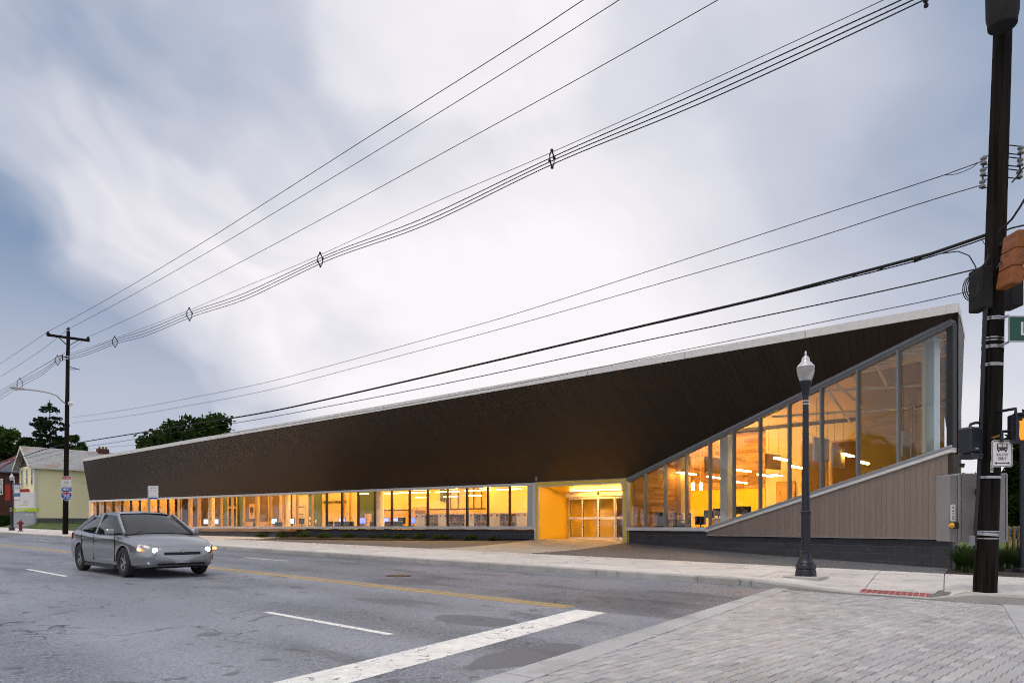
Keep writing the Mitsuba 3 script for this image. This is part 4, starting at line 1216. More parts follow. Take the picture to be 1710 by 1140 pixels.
hs0, hs1, hn0, hn1 = 104.2, 111.0, 26.0, 38.5
hz, hzf, hze, hzr = 1.6, 2.4, 9.05, 11.62
hm = (hs0 + hs1) / 2
house = thing('yellow_house', 'pale yellow clapboard house with a grey shingle gable roof', 'house')
part(house, 'foundation', bx(hs0 + 0.02, hs1 - 0.02, hn0 + 0.02, hn1, 1.2, hzf, STREET), 'mat_foundation')
part(house, 'core', bx(hs0 + 0.04, hs1 - 0.04, hn0 + 0.04, hn1, hzf, hze - 0.05, STREET), 'mat_siding_yellow')
FSide = frame(W(hs0, 0)[:2], N2, E2)
part(house, 'side_siding', clap(FSide, hn0, hn1, None, hzf, lambda x: hze), 'mat_siding_yellow')
FFront = frame(W(0, hn0)[:2], E2, N2)
part(house, 'front_siding', clap(FFront, hs0, hs1, None, hzf, lambda x: hze - 0.02), 'mat_siding_yellow')
part(house, 'gable', prism([(hs0, hze), (hs1, hze), (hm, hzr - 0.15)], 0.0, 0.1, FFront), 'mat_brown_trim', label='dark brown shingled gable')
ov, oe = 0.75, 0.45
slope = (hzr - hze) / (hm - hs0)
for sgn in (-1, 1):
    es = hm + sgn * (hm - hs0 + oe)
    v = np.array([(hm, hn0 - ov, hzr), (hm, hn1, hzr), (es, hn1, hzr - slope * (hm - hs0 + oe)), (es, hn0 - ov, hzr - slope * (hm - hs0 + oe))])
    part(house, 'roof', move(trimesh.convex.convex_hull(np.vstack([v, v + [0, 0, 0.14]])), STREET), 'mat_roof_grey')
    part(house, 'bargeboard', move(trimesh.convex.convex_hull(np.array([(hm, hn0 - ov - 0.05, hzr - 0.22), (hm, hn0 - ov - 0.05, hzr + 0.15), (es, hn0 - ov - 0.05, v[2][2] + 0.15), (es, hn0 - ov - 0.05, v[2][2] - 0.2), (hm, hn0 - ov - 0.002, hzr + 0.15), (es, hn0 - ov - 0.002, v[2][2] - 0.2), (hm, hn0 - ov - 0.002, hzr - 0.22), (es, hn0 - ov - 0.002, v[2][2] + 0.15)])), STREET), 'mat_trim_white')
es = hs0 - oe
part(house, 'gutter', bx(es - 0.12, es - 0.005, hn0 - ov, hn1, hze - slope * oe - 0.10, hze - slope * oe + 0.12, STREET), 'mat_trim_white')
part(house, 'corner_board', bx(hs0 - 0.04, hs0 + 0.12, hn0 - 0.05, hn0 + 0.12, hzf, hze, STREET), 'mat_trim_white')
part(house, 'corner_board', bx(hs1 - 0.12, hs1 + 0.04, hn0 - 0.05, hn0 + 0.12, hzf, hze, STREET), 'mat_trim_white')
part(house, 'downspout', cat(bx(hs0 - 0.13, hs0 - 0.05, hn0 + 0.14, hn0 + 0.24, hzf, hze - 0.5, STREET)), 'mat_trim_white')
part(house, 'skirt_board', bx(hs0 - 0.045, hs0 + 0.03, hn0, hn1, hzf - 0.14, hzf - 0.002, STREET), 'mat_trim_white')
for u in (37.5, 45.5, 54):
    s = su(u, hn0)
    wv = part(house, 'window', cat(bx(s - 0.42, s - 0.32, hn0 - 0.07, hn0, 6.6, 8.8, STREET), bx(s + 0.32, s + 0.42, hn0 - 0.07, hn0, 6.6, 8.8, STREET), bx(s - 0.32, s + 0.32, hn0 - 0.07, hn0, 8.68, 8.8, STREET), bx(s - 0.32, s + 0.32, hn0 - 0.07, hn0, 6.6, 6.72, STREET), bx(s - 0.32, s + 0.32, hn0 - 0.065, hn0, 7.66, 7.74, STREET)), 'mat_trim_white')
    part(wv, 'pane', bx(s - 0.32, s + 0.32, hn0 - 0.045, hn0 - 0.03, 6.72, 8.68, STREET), 'mat_pane_dark')
for u in (38, 47):
    s = su(u, hn0)
    wv = part(house, 'window', cat(bx(s - 0.45, s + 0.45, hn0 - 0.07, hn0 - 0.005, 5.1, 5.22, STREET), bx(s - 0.45, s - 0.35, hn0 - 0.07, hn0 - 0.005, 3.2, 5.1, STREET), bx(s + 0.35, s + 0.45, hn0 - 0.07, hn0 - 0.005, 3.2, 5.1, STREET)), 'mat_trim_white')
    part(wv, 'pane', bx(s - 0.35, s + 0.35, hn0 - 0.05, hn0 - 0.03, 3.2, 5.1, STREET), 'mat_pane_dark')
ch = part(house, 'chimney', bx(hm - 0.45, hm + 0.45, 34.3, 35.7, hzr - 0.4, hzr + 0.55, STREET), 'mat_brick')
for n in (34.6, 35.05, 35.45):
    part(ch, 'pot', lathe([(0, 0), (0.15, 0), (0.12, 0.35), (0.1, 0.35), (0.1, 0.1), (0, 0.1)], 12, at_m(*W(hm, n)[:2], hzr + 0.555)), 'mat_post_yellow')

house2 = thing('brick_house', 'dark red brick house with slate hip roof at the left edge', 'house')
a0, a1, b0, b1 = 117.0, 130.0, 25.0, 40.0
part(house2, 'wall', bx(a0, a1, b0, b1, 1.4, 8.9, STREET), 'mat_brick')
o = 0.6
eav = np.array([(a0 - o, b0 - o, 8.9), (a1 + o, b0 - o, 8.9), (a1 + o, b1 + o, 8.9), (a0 - o, b1 + o, 8.9), ((a0 + a1) / 2, b0 + 4.5, 12.3), ((a0 + a1) / 2, b1 - 4.5, 12.3)])
rf = part(house2, 'roof', move(trimesh.convex.convex_hull(np.vstack([eav, eav[:4] - [0, 0, 0.18]])), STREET), 'mat_roof_slate')
for p, q in ((0, 4), (1, 4), (4, 5), (3, 5)):
    part(rf, 'ridge_tile', bar(W(*eav[p][:2], eav[p][2] + 0.05), W(*eav[q][:2], eav[q][2] + 0.05), 0.28, 0.14), 'mat_ridge_red')
for u, z0, z1, w in ((3, 5.6, 7.8, 0.5), (22.5, 5.3, 7.4, 0.6), (26, 2.2, 4.6, 0.6)):
    s = su(u, b0)
    wv = part(house2, 'window', cat(bx(s - w - 0.12, s - w, b0 - 0.08, b0, z0, z1, STREET), bx(s + w, s + w + 0.12, b0 - 0.08, b0, z0, z1, STREET), bx(s - w, s + w, b0 - 0.08, b0, z1 - 0.13, z1, STREET), bx(s - w, s + w, b0 - 0.08, b0, z0, z0 + 0.12, STREET), bx(s - w, s + w, b0 - 0.07, b0, (z0 + z1) / 2, (z0 + z1) / 2 + 0.08, STREET)), 'mat_trim_white')
    part(wv, 'pane', bx(s - w, s + w, b0 - 0.05, b0 - 0.03, z0 + 0.12, z1 - 0.13, STREET), 'mat_pane_dark')
pr = part(house2, 'porch', cat(bx(a0 + 0.4, a0 + 6.0, b0 - 2.6, b0 - 0.01, 1.3, 2.0, STREET), *[bx(s, s + 0.3, b0 - 2.5, b0 - 2.2, 2.0, 4.5, STREET) for s in (a0 + 0.5, a0 + 3.0, a0 + 5.6)]), 'mat_brown_trim')
v = np.array([(a0 + 0.1, b0 - 3.0, 4.5), (a0 + 6.3, b0 - 3.0, 4.5), (a0 + 6.3, b0 - 0.02, 4.5), (a0 + 0.1, b0 - 0.02, 4.5), (a0 + 3.2, b0 - 3.0, 6.3), (a0 + 3.2, b0 - 0.02, 6.3)])
part(pr, 'roof', move(trimesh.convex.convex_hull(v), STREET), 'mat_roof_slate')

# ---------------------------------------------------------------- trees and plants
def leaves(centres, size, seed, squash=0.75, droop=0.0):
    r = np.random.default_rng(seed)
    n = len(centres)
    a = r.normal(size=(n, 3))
    a[:, 2] *= squash
    a /= np.linalg.norm(a, axis=1, keepdims=True)
    b = np.cross(a, r.normal(size=(n, 3)))
    b /= np.linalg.norm(b, axis=1, keepdims=True)
    h = size * r.uniform(0.55, 1.25, (n, 1))
    w = 0.62 * h
    c = centres
    v = np.stack([c - a * h, c + b * w - a * 0.1 * h, c + a * h, c - b * w - a * 0.1 * h], 1).reshape(-1, 3)
    i = np.arange(n)[:, None] * 4
    f = np.vstack([i + [0, 1, 2], i + [0, 2, 3]])
    return trimesh.Trimesh(v, f, process=False)


def crown_points(H, R, z0, n, seed, clumps=34, lobes=None):
    """Leaf positions: shells of uneven clumps set through a crown, so that gaps and a ragged outline remain."""
    r = np.random.default_rng(seed)
    cs = []
    while len(cs) < clumps:
        p = r.uniform(-1, 1, 3)
        q = np.linalg.norm(p)
        if 0.35 < q < 1.0 and not (p[2] < -0.65):
            cs.append(p)
    cs = np.array(cs)
    c = cs * [R * 0.85, R * 0.85, (H - z0) / 2 * 0.85] + [0, 0, (H + z0) / 2]
    rad = R * r.uniform(0.20, 0.36, clumps)
    k = r.integers(0, clumps, n)
    d = r.normal(size=(n, 3))
    d /= np.linalg.norm(d, axis=1, keepdims=True)
    rr = rad[k, None] * r.uniform(0.55, 1.08, (n, 1)) * (1 + 0.25 * r.normal(size=(n, 1)).clip(-1, 1)) * np.where(r.random((n, 1)) < 0.12, 1.35, 1.0)
    d[:, 2] *= 0.8
    return c[k] + d * rr, c


def tree(name, label, x, y, z, H, R, z0, n, size, leaf, seed, group=None, clumps=34):
    k = thing(name, label, 'tree', group)
    pts, c = crown_points(H, R, z0, n, seed, clumps)
    r = np.random.default_rng(seed + 1)
    tr = [tube([[0, 0, -0.3], [0.05 * R, 0.03 * R, z0 * 0.7], [0, 0, z0 + (H - z0) * 0.3], [0.04 * R, -0.05 * R, z0 + (H - z0) * 0.7]], 0.035 * H, 8, 0.008 * H)]
    for q in c[::3]:
        b = np.array([0, 0, z0 + (q[2] - z0) * 0.35])
        mid = (b + q) / 2 + r.normal(size=3) * 0.06 * R
        tr.append(tube([b, mid, q], 0.010 * H, 5, 0.003 * H))
    m = at_m(x, y, z, r.uniform(0, 6))
    part(k, 'trunk', move(cat(tr), m), 'mat_bark', smooth=40)
    half = len(pts) * 3 // 5
    part(k, 'crown', move(leaves(pts[:half], size, seed + 2), m), f'mat_leaf_{leaf}')
    part(k, 'crown_light', move(leaves(pts[half:], size * 0.9, seed + 3), m), f'mat_leaf_{1 if leaf == 0 else 0 if leaf == 2 else 3}')


def tree_at(name, label, u, Y, vtop, wpx, **kw):
    p = at(u, 879, Y)
    s, n = SN(p[0], p[1])
    z = float(zg(s))
    H = zat(vtop, Y) - z
    tree(name, label, p[0], p[1], z, H, wpx * Y / 1140 / 2 / 1.05, kw.pop('z0', 0.25) * H, **kw)


tree_at('broad_tree', 'dark broad tree behind the library roof, left of two merging crowns', 290, 92, 690, 122, n=9000, size=0.36, leaf=2, seed=31, z0=0.3, clumps=46)
tree_at('broad_tree', 'dark broad tree behind the library roof, right of two merging crowns', 362, 95, 689, 108, n=9000, size=0.36, leaf=2, seed=32, z0=0.3, clumps=44)
tree_at('bush', 'low dark tree at the left foot of the crowns behind the library roof', 246, 90, 731, 60, n=2600, size=0.34, leaf=2, seed=33, z0=0.1)
tree_at('broad_tree', 'green leafy tree right of the left utility pole', 131, 112, 716, 52, n=5000, size=0.45, leaf=0, seed=34, clumps=26)
tree_at('broad_tree', 'dark leafy tree at the far left edge above the brick house', 4, 125, 704, 78, n=6500, size=0.5, leaf=0, seed=35)
tree_at('broad_tree', 'dark low tree between the brick house and the conifer', 46, 132, 722, 60, n=4500, size=0.5, leaf=2, seed=36)
tree_at('broad_tree', 'dark tree right of the conifer behind the yellow house roof', 100, 128, 724, 60, n=4000, size=0.5, leaf=2, seed=39)
tree_at('broad_tree', 'dark green tree at the right edge behind the utility pole', 1738, 27, 640, 100, n=9000, size=0.13, leaf=2, seed=37, z0=0.12, clumps=60)
tree_at('bush', 'far dark tree tops low in the gap left of the right utility pole', 1620, 75, 787, 60, n=2500, size=0.3, leaf=2, seed=38, z0=0.2)
tree_at('broad_tree', 'dark tree farther back at the right edge', 1722, 40, 760, 110, n=5000, size=0.2, leaf=2, seed=40, z0=0.05, clumps=50)

# conifer
p = at(83, 879, 112)
cz = float(zg(SN(p[0], p[1])[0]))
H = zat(667, 112) - cz
con = thing('conifer', 'tall ragged dark conifer behind the yellow house', 'tree')
r = np.random.default_rng(5)
br, lf = [tube([[0, 0, 0], [0.1, 0, H * 0.5], [0, 0, H]], 0.3, 8, 0.04)], []
for i in range(120):
    f = r.uniform(0.10, 0.985)
    L = (1 - f) ** 0.62 * 6.2 * r.uniform(0.5, 1.12) + 0.5
    a = r.uniform(0, 2 * np.pi)
    d = np.array([math.cos(a), math.sin(a), 0])
    t = np.linspace(0, 1, 9)[:, None]
    rise = r.uniform(0.0, 0.30)
    pts = np.array([0, 0, f * H]) + d * L * t + np.array([0, 0, 1.0]) * L * (rise * t - 0.30 * t * t + 0.14 * t ** 3)
    br.append(tube(pts, 0.06, 5, 0.015))
    n = int(75 * L / 3)
    q = r.uniform(0.18, 1, n)
    i0 = np.clip((q * 8).astype(int), 0, 7)
    base = pts[i0] + (pts[i0 + 1] - pts[i0]) * (q * 8 - i0)[:, None]
    side = np.array([-d[1], d[0], 0])
    lf.append(base + side * (r.normal(size=(n, 1)) * 0.34 * (1.15 - q[:, None])) + np.array([0, 0, 1.0]) * r.normal(-0.12, 0.16, (n, 1)))
m = at_m(p[0], p[1], cz)
part(con, 'trunk', move(cat(br), m), 'mat_bark')
part(con, 'crown', move(leaves(np.vstack(lf), 0.26, 9, 0.5), m), 'mat_leaf_3')

# trees over the road behind the camera's left, mirrored in the tall windows
for k, (s, n, H_, R_) in enumerate(((40, -11, 8, 4.0), (50, -9, 10.5, 4.4), (60, -12, 8, 5), (70, -9, 12, 5), (80, -14, 9, 6), (92, -9, 10, 6), (104, -13, 13, 6.5), (118, -9, 11, 6.5), (32, -10, 6, 3.6), (134, -12, 14, 8))):
    q = W(s, n)
    tree('street_tree', 'tree across the street outside the picture, mirrored in the tall windows', q[0], q[1], float(zg(s)), H_, R_, H_ * 0.12, 3200, 0.42, 2, 60 + k, group='trees across the street')

# hedge, lawn blades, shrubs, ornamental grass
q = at(4, 870, 78)
hd = thing('hedge', 'clipped dark hedge at the far left edge of the lawn', 'hedge')
r = np.random.default_rng(2)
c = np.column_stack([r.uniform(-4.5, 1.6, 5000), r.uniform(-0.6, 0.6, 5000), r.uniform(0, 1.25, 5000)])
s_, n_ = SN(q[0], q[1])
part(hd, 'foliage', move(leaves(c, 0.11, 3), frame(q[:2], -E2, N2, float(zlawn(s_, n_)) - 0.02)), 'mat_leaf_2')
part(hd, 'stem', move(cat([cyl([x, 0, -0.2], [x, 0, 1.0], 0.02, 5) for x in np.arange(-4.3, 1.5, 0.5)]), frame(q[:2], -E2, N2, float(zlawn(s_, n_)))), 'mat_bark')

r = np.random.default_rng(8)
N = 16000
ss, nn = 62.8 + 45 * r.random(N) ** 1.4, 20.22 + 6 * r.random(N) ** 1.5
base_ = np.array([W(s, n, float(zlawn(s, n))) for s, n in zip(ss, nn)])
tip = base_ + np.column_stack([r.normal(0, 0.03, (N, 2)), r.uniform(0.05, 0.13, N)])
sd = np.column_stack([r.normal(0, 1, (N, 2)), np.zeros(N)])
sd = sd / np.linalg.norm(sd, axis=1, keepdims=True) * 0.012
v = np.stack([base_ - sd, base_ + sd, tip], 1).reshape(-1, 3)
struct('grass_blades', trimesh.Trimesh(v, np.arange(3 * N).reshape(-1, 3), process=False), 'mat_blade', 'short green grass blades on the lawn', 'grass', kind='stuff')


def shrub(x, y, z, R, H, n, size, leaf, seed, label, group):
    k = thing('shrub', label, 'shrub', group)
    r = np.random.default_rng(seed)
    d = r.normal(size=(n, 3))
    d /= np.linalg.norm(d, axis=1, keepdims=True)
    d[:, 2] = np.abs(d[:, 2])
    c = d * r.uniform(0.3, 1.05, (n, 1)) * [R, R, H]
    part(k, 'foliage', leaves(c + [x, y, z], size, seed + 1), f'mat_leaf_{leaf}')
    part(k, 'stem', cat([tube([[x, y, z - 0.05], np.array([x, y, z]) + d[i] * [R * 0.5, R * 0.5, H * 0.5], np.array([x, y, z]) + d[i] * [R * 0.9, R * 0.9, H * 0.9]], 0.006, 4, 0.002) for i in range(8)]), 'mat_bark')


for i, u in enumerate((436, 472, 507, 541, 581, 622, 641, 667, 700, 733, 748, 786, 824)):
    # on the mulch, about a metre in front of the block wall
    d = -0.75 - 0.35 * (i % 3 == 0) if u < 560 else -0.42
    t, Y = hit(FL, u, d)
    q = move(trimesh.PointCloud([[t, d, 0]]), FL).vertices[0]
    s_, n_ = SN(q[0], q[1])
    R = (0.42, 0.5, 0.46, 0.42, 0.36, 0.24, 0.26, 0.36, 0.42, 0.34, 0.24, 0.32, 0.22)[i]
    shrub(q[0], q[1], float(zplaza(s_, n_)) + 0.05, R, R * 0.72, 420, 0.055, 1, 100 + i, f'low green shrub in the mulch bed, number {("one", "two", "three", "four", "five", "six", "seven", "eight", "nine", "ten", "eleven", "twelve", "thirteen")[i]} counted from the bench', 'low shrubs in the mulch bed')


def grass_clump(x, y, z, H, n, seed, label):
    r = np.random.default_rng(seed)
    k = thing('ornamental_grass', label, 'ornamental grass', 'ornamental grasses behind the utility pole')
    a = r.uniform(0, 2 * np.pi, n)
    out = r.uniform(0.15, 0.75, n) * H
    h = r.uniform(0.55, 1.0, n) * H
    t = np.linspace(0, 1, 5)
    vs, fs = [], []
    for i in range(n):
        d = np.array([math.cos(a[i]), math.sin(a[i]), 0])
        sd = np.array([-d[1], d[0], 0])
        for j, q in enumerate(t):
            c = np.array([x, y, z]) + d * (0.08 * r.random() if j == 0 else out[i] * q ** 1.7) + [0, 0, h[i] * (1.55 * q - 0.62 * q * q) * 0.9]
            w = 0.009 * (1 - 0.85 * q)
            vs += [c - sd * w, c + sd * w]
        o = i * 10
        for j in range(4):
            fs += [[o + 2 * j, o + 2 * j + 1, o + 2 * j + 2], [o + 2 * j + 1, o + 2 * j + 3, o + 2 * j + 2]]
    part(k, 'blades', trimesh.Trimesh(np.array(vs), np.array(fs), process=False), 'mat_leaf_2')


for i, (u, Y, H_) in enumerate(((1600, 17.2, 0.75), (1613, 16.6, 0.7), (1624, 17.6, 0.8), (1637, 16.8, 0.75), (1672, 17.0, 0.75), (1684, 17.8, 0.8), (1696, 16.9, 0.7), (1607, 19.0, 0.8), (1650, 18.6, 0.8), (1706, 18.2, 0.8), (1660, 17.3, 0.7))):
    q = at(u, 900, Y)
    s_, n_ = SN(q[0], q[1])
    grass_clump(q[0], q[1], float(zg(s_)) + 0.02, H_, 230, 300 + i, ('tuft of dark ornamental grass at the library corner', 'second tuft of ornamental grass from the library corner', 'third tuft of ornamental grass from the library corner', 'tuft of ornamental grass just left of the utility pole', 'tuft of ornamental grass just right of the utility pole', 'tuft of ornamental grass before the yellow posts', 'tuft of ornamental grass at the right edge, in front', 'tuft of ornamental grass behind the first ones at the library corner', 'tuft of ornamental grass hidden behind the utility pole', 'tuft of ornamental grass at the right edge, farther back', 'tuft of ornamental grass half behind the right side of the utility pole')[i])

# fence posts at the right edge
k = thing('rail_fence', 'fence of yellow brown posts and dark rails at the right edge', 'fence')
for i, u in enumerate((1683, 1693, 1701, 1713, 1724)):
    q = at(u, 900, 21 + 0.5 * i)
    part(k, 'post', bbx(-0.035, 0.035, -0.035, 0.035, 0, 1.15, 0.006, at_m(q[0], q[1], 0.02)), 'mat_post_yellow')
for h in (0.35, 0.75, 1.05):
    a, b = at(1683, 900, 21.1), at(1722, 900, 23.1)
    a[2] = b[2] = h
    part(k, 'rail', bar(a, b, 0.04), 'mat_dark_metal')
k = thing('black_post', 'slim black post on a square foot at the right edge', 'post')
q = at(1708, 950, 16.6)
part(k, 'shaft', tcyl(radius=0.06, height=3.6, sections=16).apply_translation([q[0], q[1], 1.85]), 'mat_black_paint', smooth=40)
part(k, 'foot', bbx(-0.16, 0.16, -0.16, 0.16, 0.0, 0.12, 0.02, at_m(q[0], q[1], 0.02)), 'mat_black_paint')
k = thing('parked_car', 'small dark blue car parked far behind the yellow posts', 'car')
q = at(1700, 872, 44)
m = at_m(q[0], q[1], 0.3, 0.5)
part(k, 'body', cat(bbx(-2.1, 2.1, -0.85, 0.85, 0.25, 0.85, 0.12, m), bbx(-1.4, 1.0, -0.75, 0.75, 0.8, 1.4, 0.25, m)), 'mat_banner_blue')
part(k, 'wheel', cat([move(trimesh.creation.annulus(0.15, 0.32, 0.2, sections=18).apply_transform(trimesh.transformations.rotation_matrix(np.pi / 2, [1, 0, 0])), m @ at_m(x, y, 0.32)) for x in (-1.35, 1.35) for y in (-0.8, 0.8)]), 'mat_rubber')

# ---------------------------------------------------------------- right utility pole
PB = np.array([8.246, 11.90])
lean = np.array([0.031, 0.0])


def pole_axis(z):
    return np.array([PB[0] + lean[0] * z, PB[1], z])


def pole_r(z):
    return 0.180 - 0.0042 * z


def ring(z, h, tilt=0.0, name='steel_band', c='mat_silver', grow=0.006):
    rr = pole_r(z) + grow
    m = trimesh.creation.annulus(rr - 0.01, rr, h, sections=32)
    m.apply_transform(trimesh.transformations.rotation_matrix(tilt, [0.3, 1, 0]))
    return part(pole, name, m.apply_translation(pole_axis(z)), c)


zp_ = lambda v, Y=11.7: zat(v, Y)
pole = thing('utility_pole', 'thick dark wooden utility pole hung with boxes, at the right', 'utility pole')
zz = np.concatenate([[-0.4, 0.0, 0.02], np.linspace(0.4, 14.6, 36)])
th = np.linspace(0, 2 * np.pi, 33)[:-1]
v = np.array([pole_axis(z) + pole_r(z) * (1 + 0.018 * math.sin(3 * a + z) + 0.012 * math.sin(7 * a - 0.7 * z)) * np.array([math.cos(a), math.sin(a), 0]) for z in zz for a in th])
f = np.array([t for i in range(len(zz) - 1) for j in range(32) for t in ([i * 32 + j, i * 32 + (j + 1) % 32, (i + 1) * 32 + j], [i * 32 + (j + 1) % 32, (i + 1) * 32 + (j + 1) % 32, (i + 1) * 32 + j])])
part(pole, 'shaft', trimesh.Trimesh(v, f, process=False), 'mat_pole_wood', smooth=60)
for v_, h, t in ((526.5, 0.022, 0.06), (530, 0.022, 0.06), (561, 0.018, 0.10), (565.5, 0.018, 0.07), (574.5, 0.022, 0.06), (577.5, 0.018, 0.06), (604.5, 0.02, 0.06), (607.5, 0.02, 0.05), (796, 0.045, 0.02), (887, 0.022, 0.01), (892, 0.05, 0.07), (899, 0.018, 0.01)):
    ring(zp_(v_), h, t)
part(pole, 'conduit', tube([at(1648, 470, 11.75), at(1643, 560, 11.75), at(1638, 700, 11.75), at(1633, 820, 11.75), at(1629, 880, 11.75), at(1628, 918, 11.75)], 0.028, 10), 'mat_dark_metal', smooth=60)
part(pole, 'conduit', tube([at(1651, 455, 11.72), at(1645, 560, 11.72), at(1640, 690, 11.72), at(1637, 770, 11.72)], 0.018, 8), 'mat_dark_metal', smooth=60)
part(pole, 'meter_box', bbx(-0.03, 0.03, -0.04, 0.04, 0, 0.17, 0.01, at_m(*at(1623.5, 900, 11.7)[:2], zp_(911))), 'mat_grey_plastic')
part(pole, 'junction_box', bbx(-0.13, 0.06, -0.16, 0.2, 0, 0.72, 0.015, at_m(*at(1642, 480, 11.85)[:2], zp_(518, 11.85))), 'mat_flat_black', label='dark box on the left of the pole below the cables')
part(pole, 'junction_box', bbx(-0.12, 0.12, -0.1, 0.25, 0, 0.5, 0.015, at_m(*at(1692, 480, 12.2)[:2], zp_(513, 12.2))), 'mat_flat_black', label='dark box behind the orange signal')
tf = part(pole, 'transformer', lathe([(0, 0), (0.2, 0), (0.21, 0.015), (0.215, 0.1), (0.235, 0.2), (0.24, 0.55), (0.23, 0.9), (0.2, 0.98), (0, 1.0)], 32, at_m(*at(1674, 40, 11.42)[:2], zat(46, 11.42))), 'mat_flat_black', smooth=40, label='dark barrel at the top of the pole')
part(pole, 'hub_bracket', bar(pole_axis(9.85), at(1674, 20, 11.42), 0.08), 'mat_dark_metal')


def spool(p, r=0.05):
    return lathe([(0, -0.055), (r, -0.055), (r, -0.03), (r * 0.55, -0.012), (r * 0.55, 0.012), (r, 0.03), (r, 0.055), (0, 0.055)], 16, at_m(*p))


for side, us, vs, words in ((-1, (1642.5, 1641.5, 1640.5), (269, 288, 308), 'left'), (1, (1704.5, 1703.5, 1702.5), (252, 272, 292), 'right')):
    rk = part(pole, 'insulator_rack', cat(bar(at(us[0], vs[0] - 8, 11.9), at(us[2], vs[2] + 8, 11.9), 0.02), *[bar(at(u, v + dv, 11.9), [pole_axis(0)[0] + lean[0] * zat(v + dv, 11.9), 11.9, zat(v + dv - 4, 11.9)], 0.014) for u, v in zip(us, vs) for dv in (-7, 7)]), 'mat_dark_metal')
    for u, v in zip(us, vs):
        part(rk, 'spool', spool(at(u, v, 11.9)), 'mat_grey_plastic', smooth=40)

# cable slack and loops at the pole
lp = thing('cable_loop', 'coil of black cable slack hanging left of the pole', 'cable')
c0 = at(1625, 480, 11.6)
for q in range(4):
    th = np.linspace(0, 2 * np.pi, 30)
    a, b = 0.085 + 0.022 * q, 0.17 + 0.016 * q
    part(lp, 'turn', tube(np.column_stack([c0[0] + a * np.cos(th) * 0.9 + 0.15 * b * np.sin(th), c0[1] + 0.02 * q + 0.03 * np.sin(th), c0[2] + b * np.sin(th)]), 0.009, 6), 'mat_wire')
part(lp, 'tail', tube([at(1538, 433, 12.0), at(1570, 424, 11.9), at(1600, 420, 11.8), at(1618, 427, 11.7), at(1628, 443, 11.65), at(1633, 456, 11.6), at(1628, 472, 11.6)], 0.010, 6), 'mat_wire')
part(lp, 'tail', tube([at(1652, 425, 11.6), at(1645, 440, 11.55), at(1632, 452, 11.55), at(1620, 465, 11.6)], 0.012, 6), 'mat_wire')
part(lp, 'tail', tube([at(1640, 401, 11.6), at(1648, 414, 11.6), at(1650, 430, 11.6), at(1646, 442, 11.6)], 0.006, 6), 'mat_wire')

# orange traffic signal seen from the side
sg = thing('traffic_signal', 'orange traffic signal seen from the side, on the utility pole', 'traffic signal')
c0 = at(1686, 480, 11.35)
shx = lambda z: 0.15 * z            # the signal leans with the pole


def lean_box(x0, x1, y0, y1, z0, z1, c=0.015):
    q = bbx(x0, x1, y0, y1, z0, z1, c)
    v_ = np.array(q.vertices)
    v_[:, 0] += shx(v_[:, 2])
    return trimesh.Trimesh(v_, q.faces, process=False).apply_translation(c0)


for i in range(3):
    o = np.array([c0[0] + shx(0.296 * i + 0.15), c0[1], c0[2] + 0.01 + 0.296 * i])
    sec = part(sg, 'section', lean_box(-0.12, 0.08, -0.17, 0.17, 0.01 + 0.296 * i, 0.302 + 0.296 * i), 'mat_signal_orange')
    part(sec, 'hinge', cat(*[lean_box(0.05, 0.085, -0.185, -0.172, 0.05 + 0.296 * i + dz, 0.08 + 0.296 * i + dz, 0.003) for dz in (0.0, 0.18)]), 'mat_signal_orange')
    th = np.linspace(-0.55, np.pi + 0.55, 22)
    vv = []
    for x, L in ((0.081, 0), (0.32, 1)):
        for rr in (0.135, 0.142):
            vv.append(np.column_stack([np.full(22, x) - (0.10 * (np.sin(th) < 0.2) * L), rr * np.cos(th), 0.144 + rr * np.sin(th) * 0.98]))
    v = np.vstack(vv)
    f = []
    for j in range(21):
        for a, b in ((0, 2), (3, 1), (2, 3), (1, 0)):
            f += [[a * 22 + j, a * 22 + j + 1, b * 22 + j], [a * 22 + j + 1, b * 22 + j + 1, b * 22 + j]]
    part(sec, 'visor', trimesh.Trimesh(v, np.array(f), process=False).apply_transform(at_m(*o, 0.04)), 'mat_signal_orange')
    part(sec, 'lens', move(tcyl(radius=0.13, height=0.01, sections=24).apply_transform(trimesh.transformations.rotation_matrix(np.pi / 2, [0, 1, 0])), at_m(o[0] + 0.088, o[1], o[2] + 0.144)), 'mat_dark_metal')
for h in (0.45, 0.85):
    part(sg, 'bracket', bar(c0 + [-0.05 + 0.1 * (h > 0.5), 0.1, h], pole_axis(c0[2] + h), 0.05), 'mat_dark_metal')

# pedestrian signals
ps = thing('pedestrian_signal', 'black pedestrian signal head seen from behind, left of the pole', 'pedestrian signal')
p = at(1619, 757, 11.7)
part(ps, 'head', bbx(-0.135, 0.135, -0.14, 0.12, 0.0, 0.44, 0.03, at_m(*p, 0.25)), 'mat_black_paint')
part(ps, 'hood', bbx(-0.11, 0.14, -0.15, 0.11, -0.1, -0.005, 0.02, at_m(*p, 0.25)), 'mat_black_paint')
part(ps, 'bracket', tube([p + [0, 0, 0.43], p + [0.02, 0, 0.50], p + [0.12, 0.02, 0.53], pole_axis(p[2] + 0.54)], 0.025, 8), 'mat_black_paint')
part(ps, 'bracket', tube([p + [0.1, 0, -0.03], pole_axis(p[2] - 0.01)], 0.025, 8), 'mat_black_paint')
part(ps, 'maker_plate', bx(-0.03, 0.03, -0.146, -0.141, 0.06, 0.08, at_m(*p, 0.25)), 'mat_sign_grey')

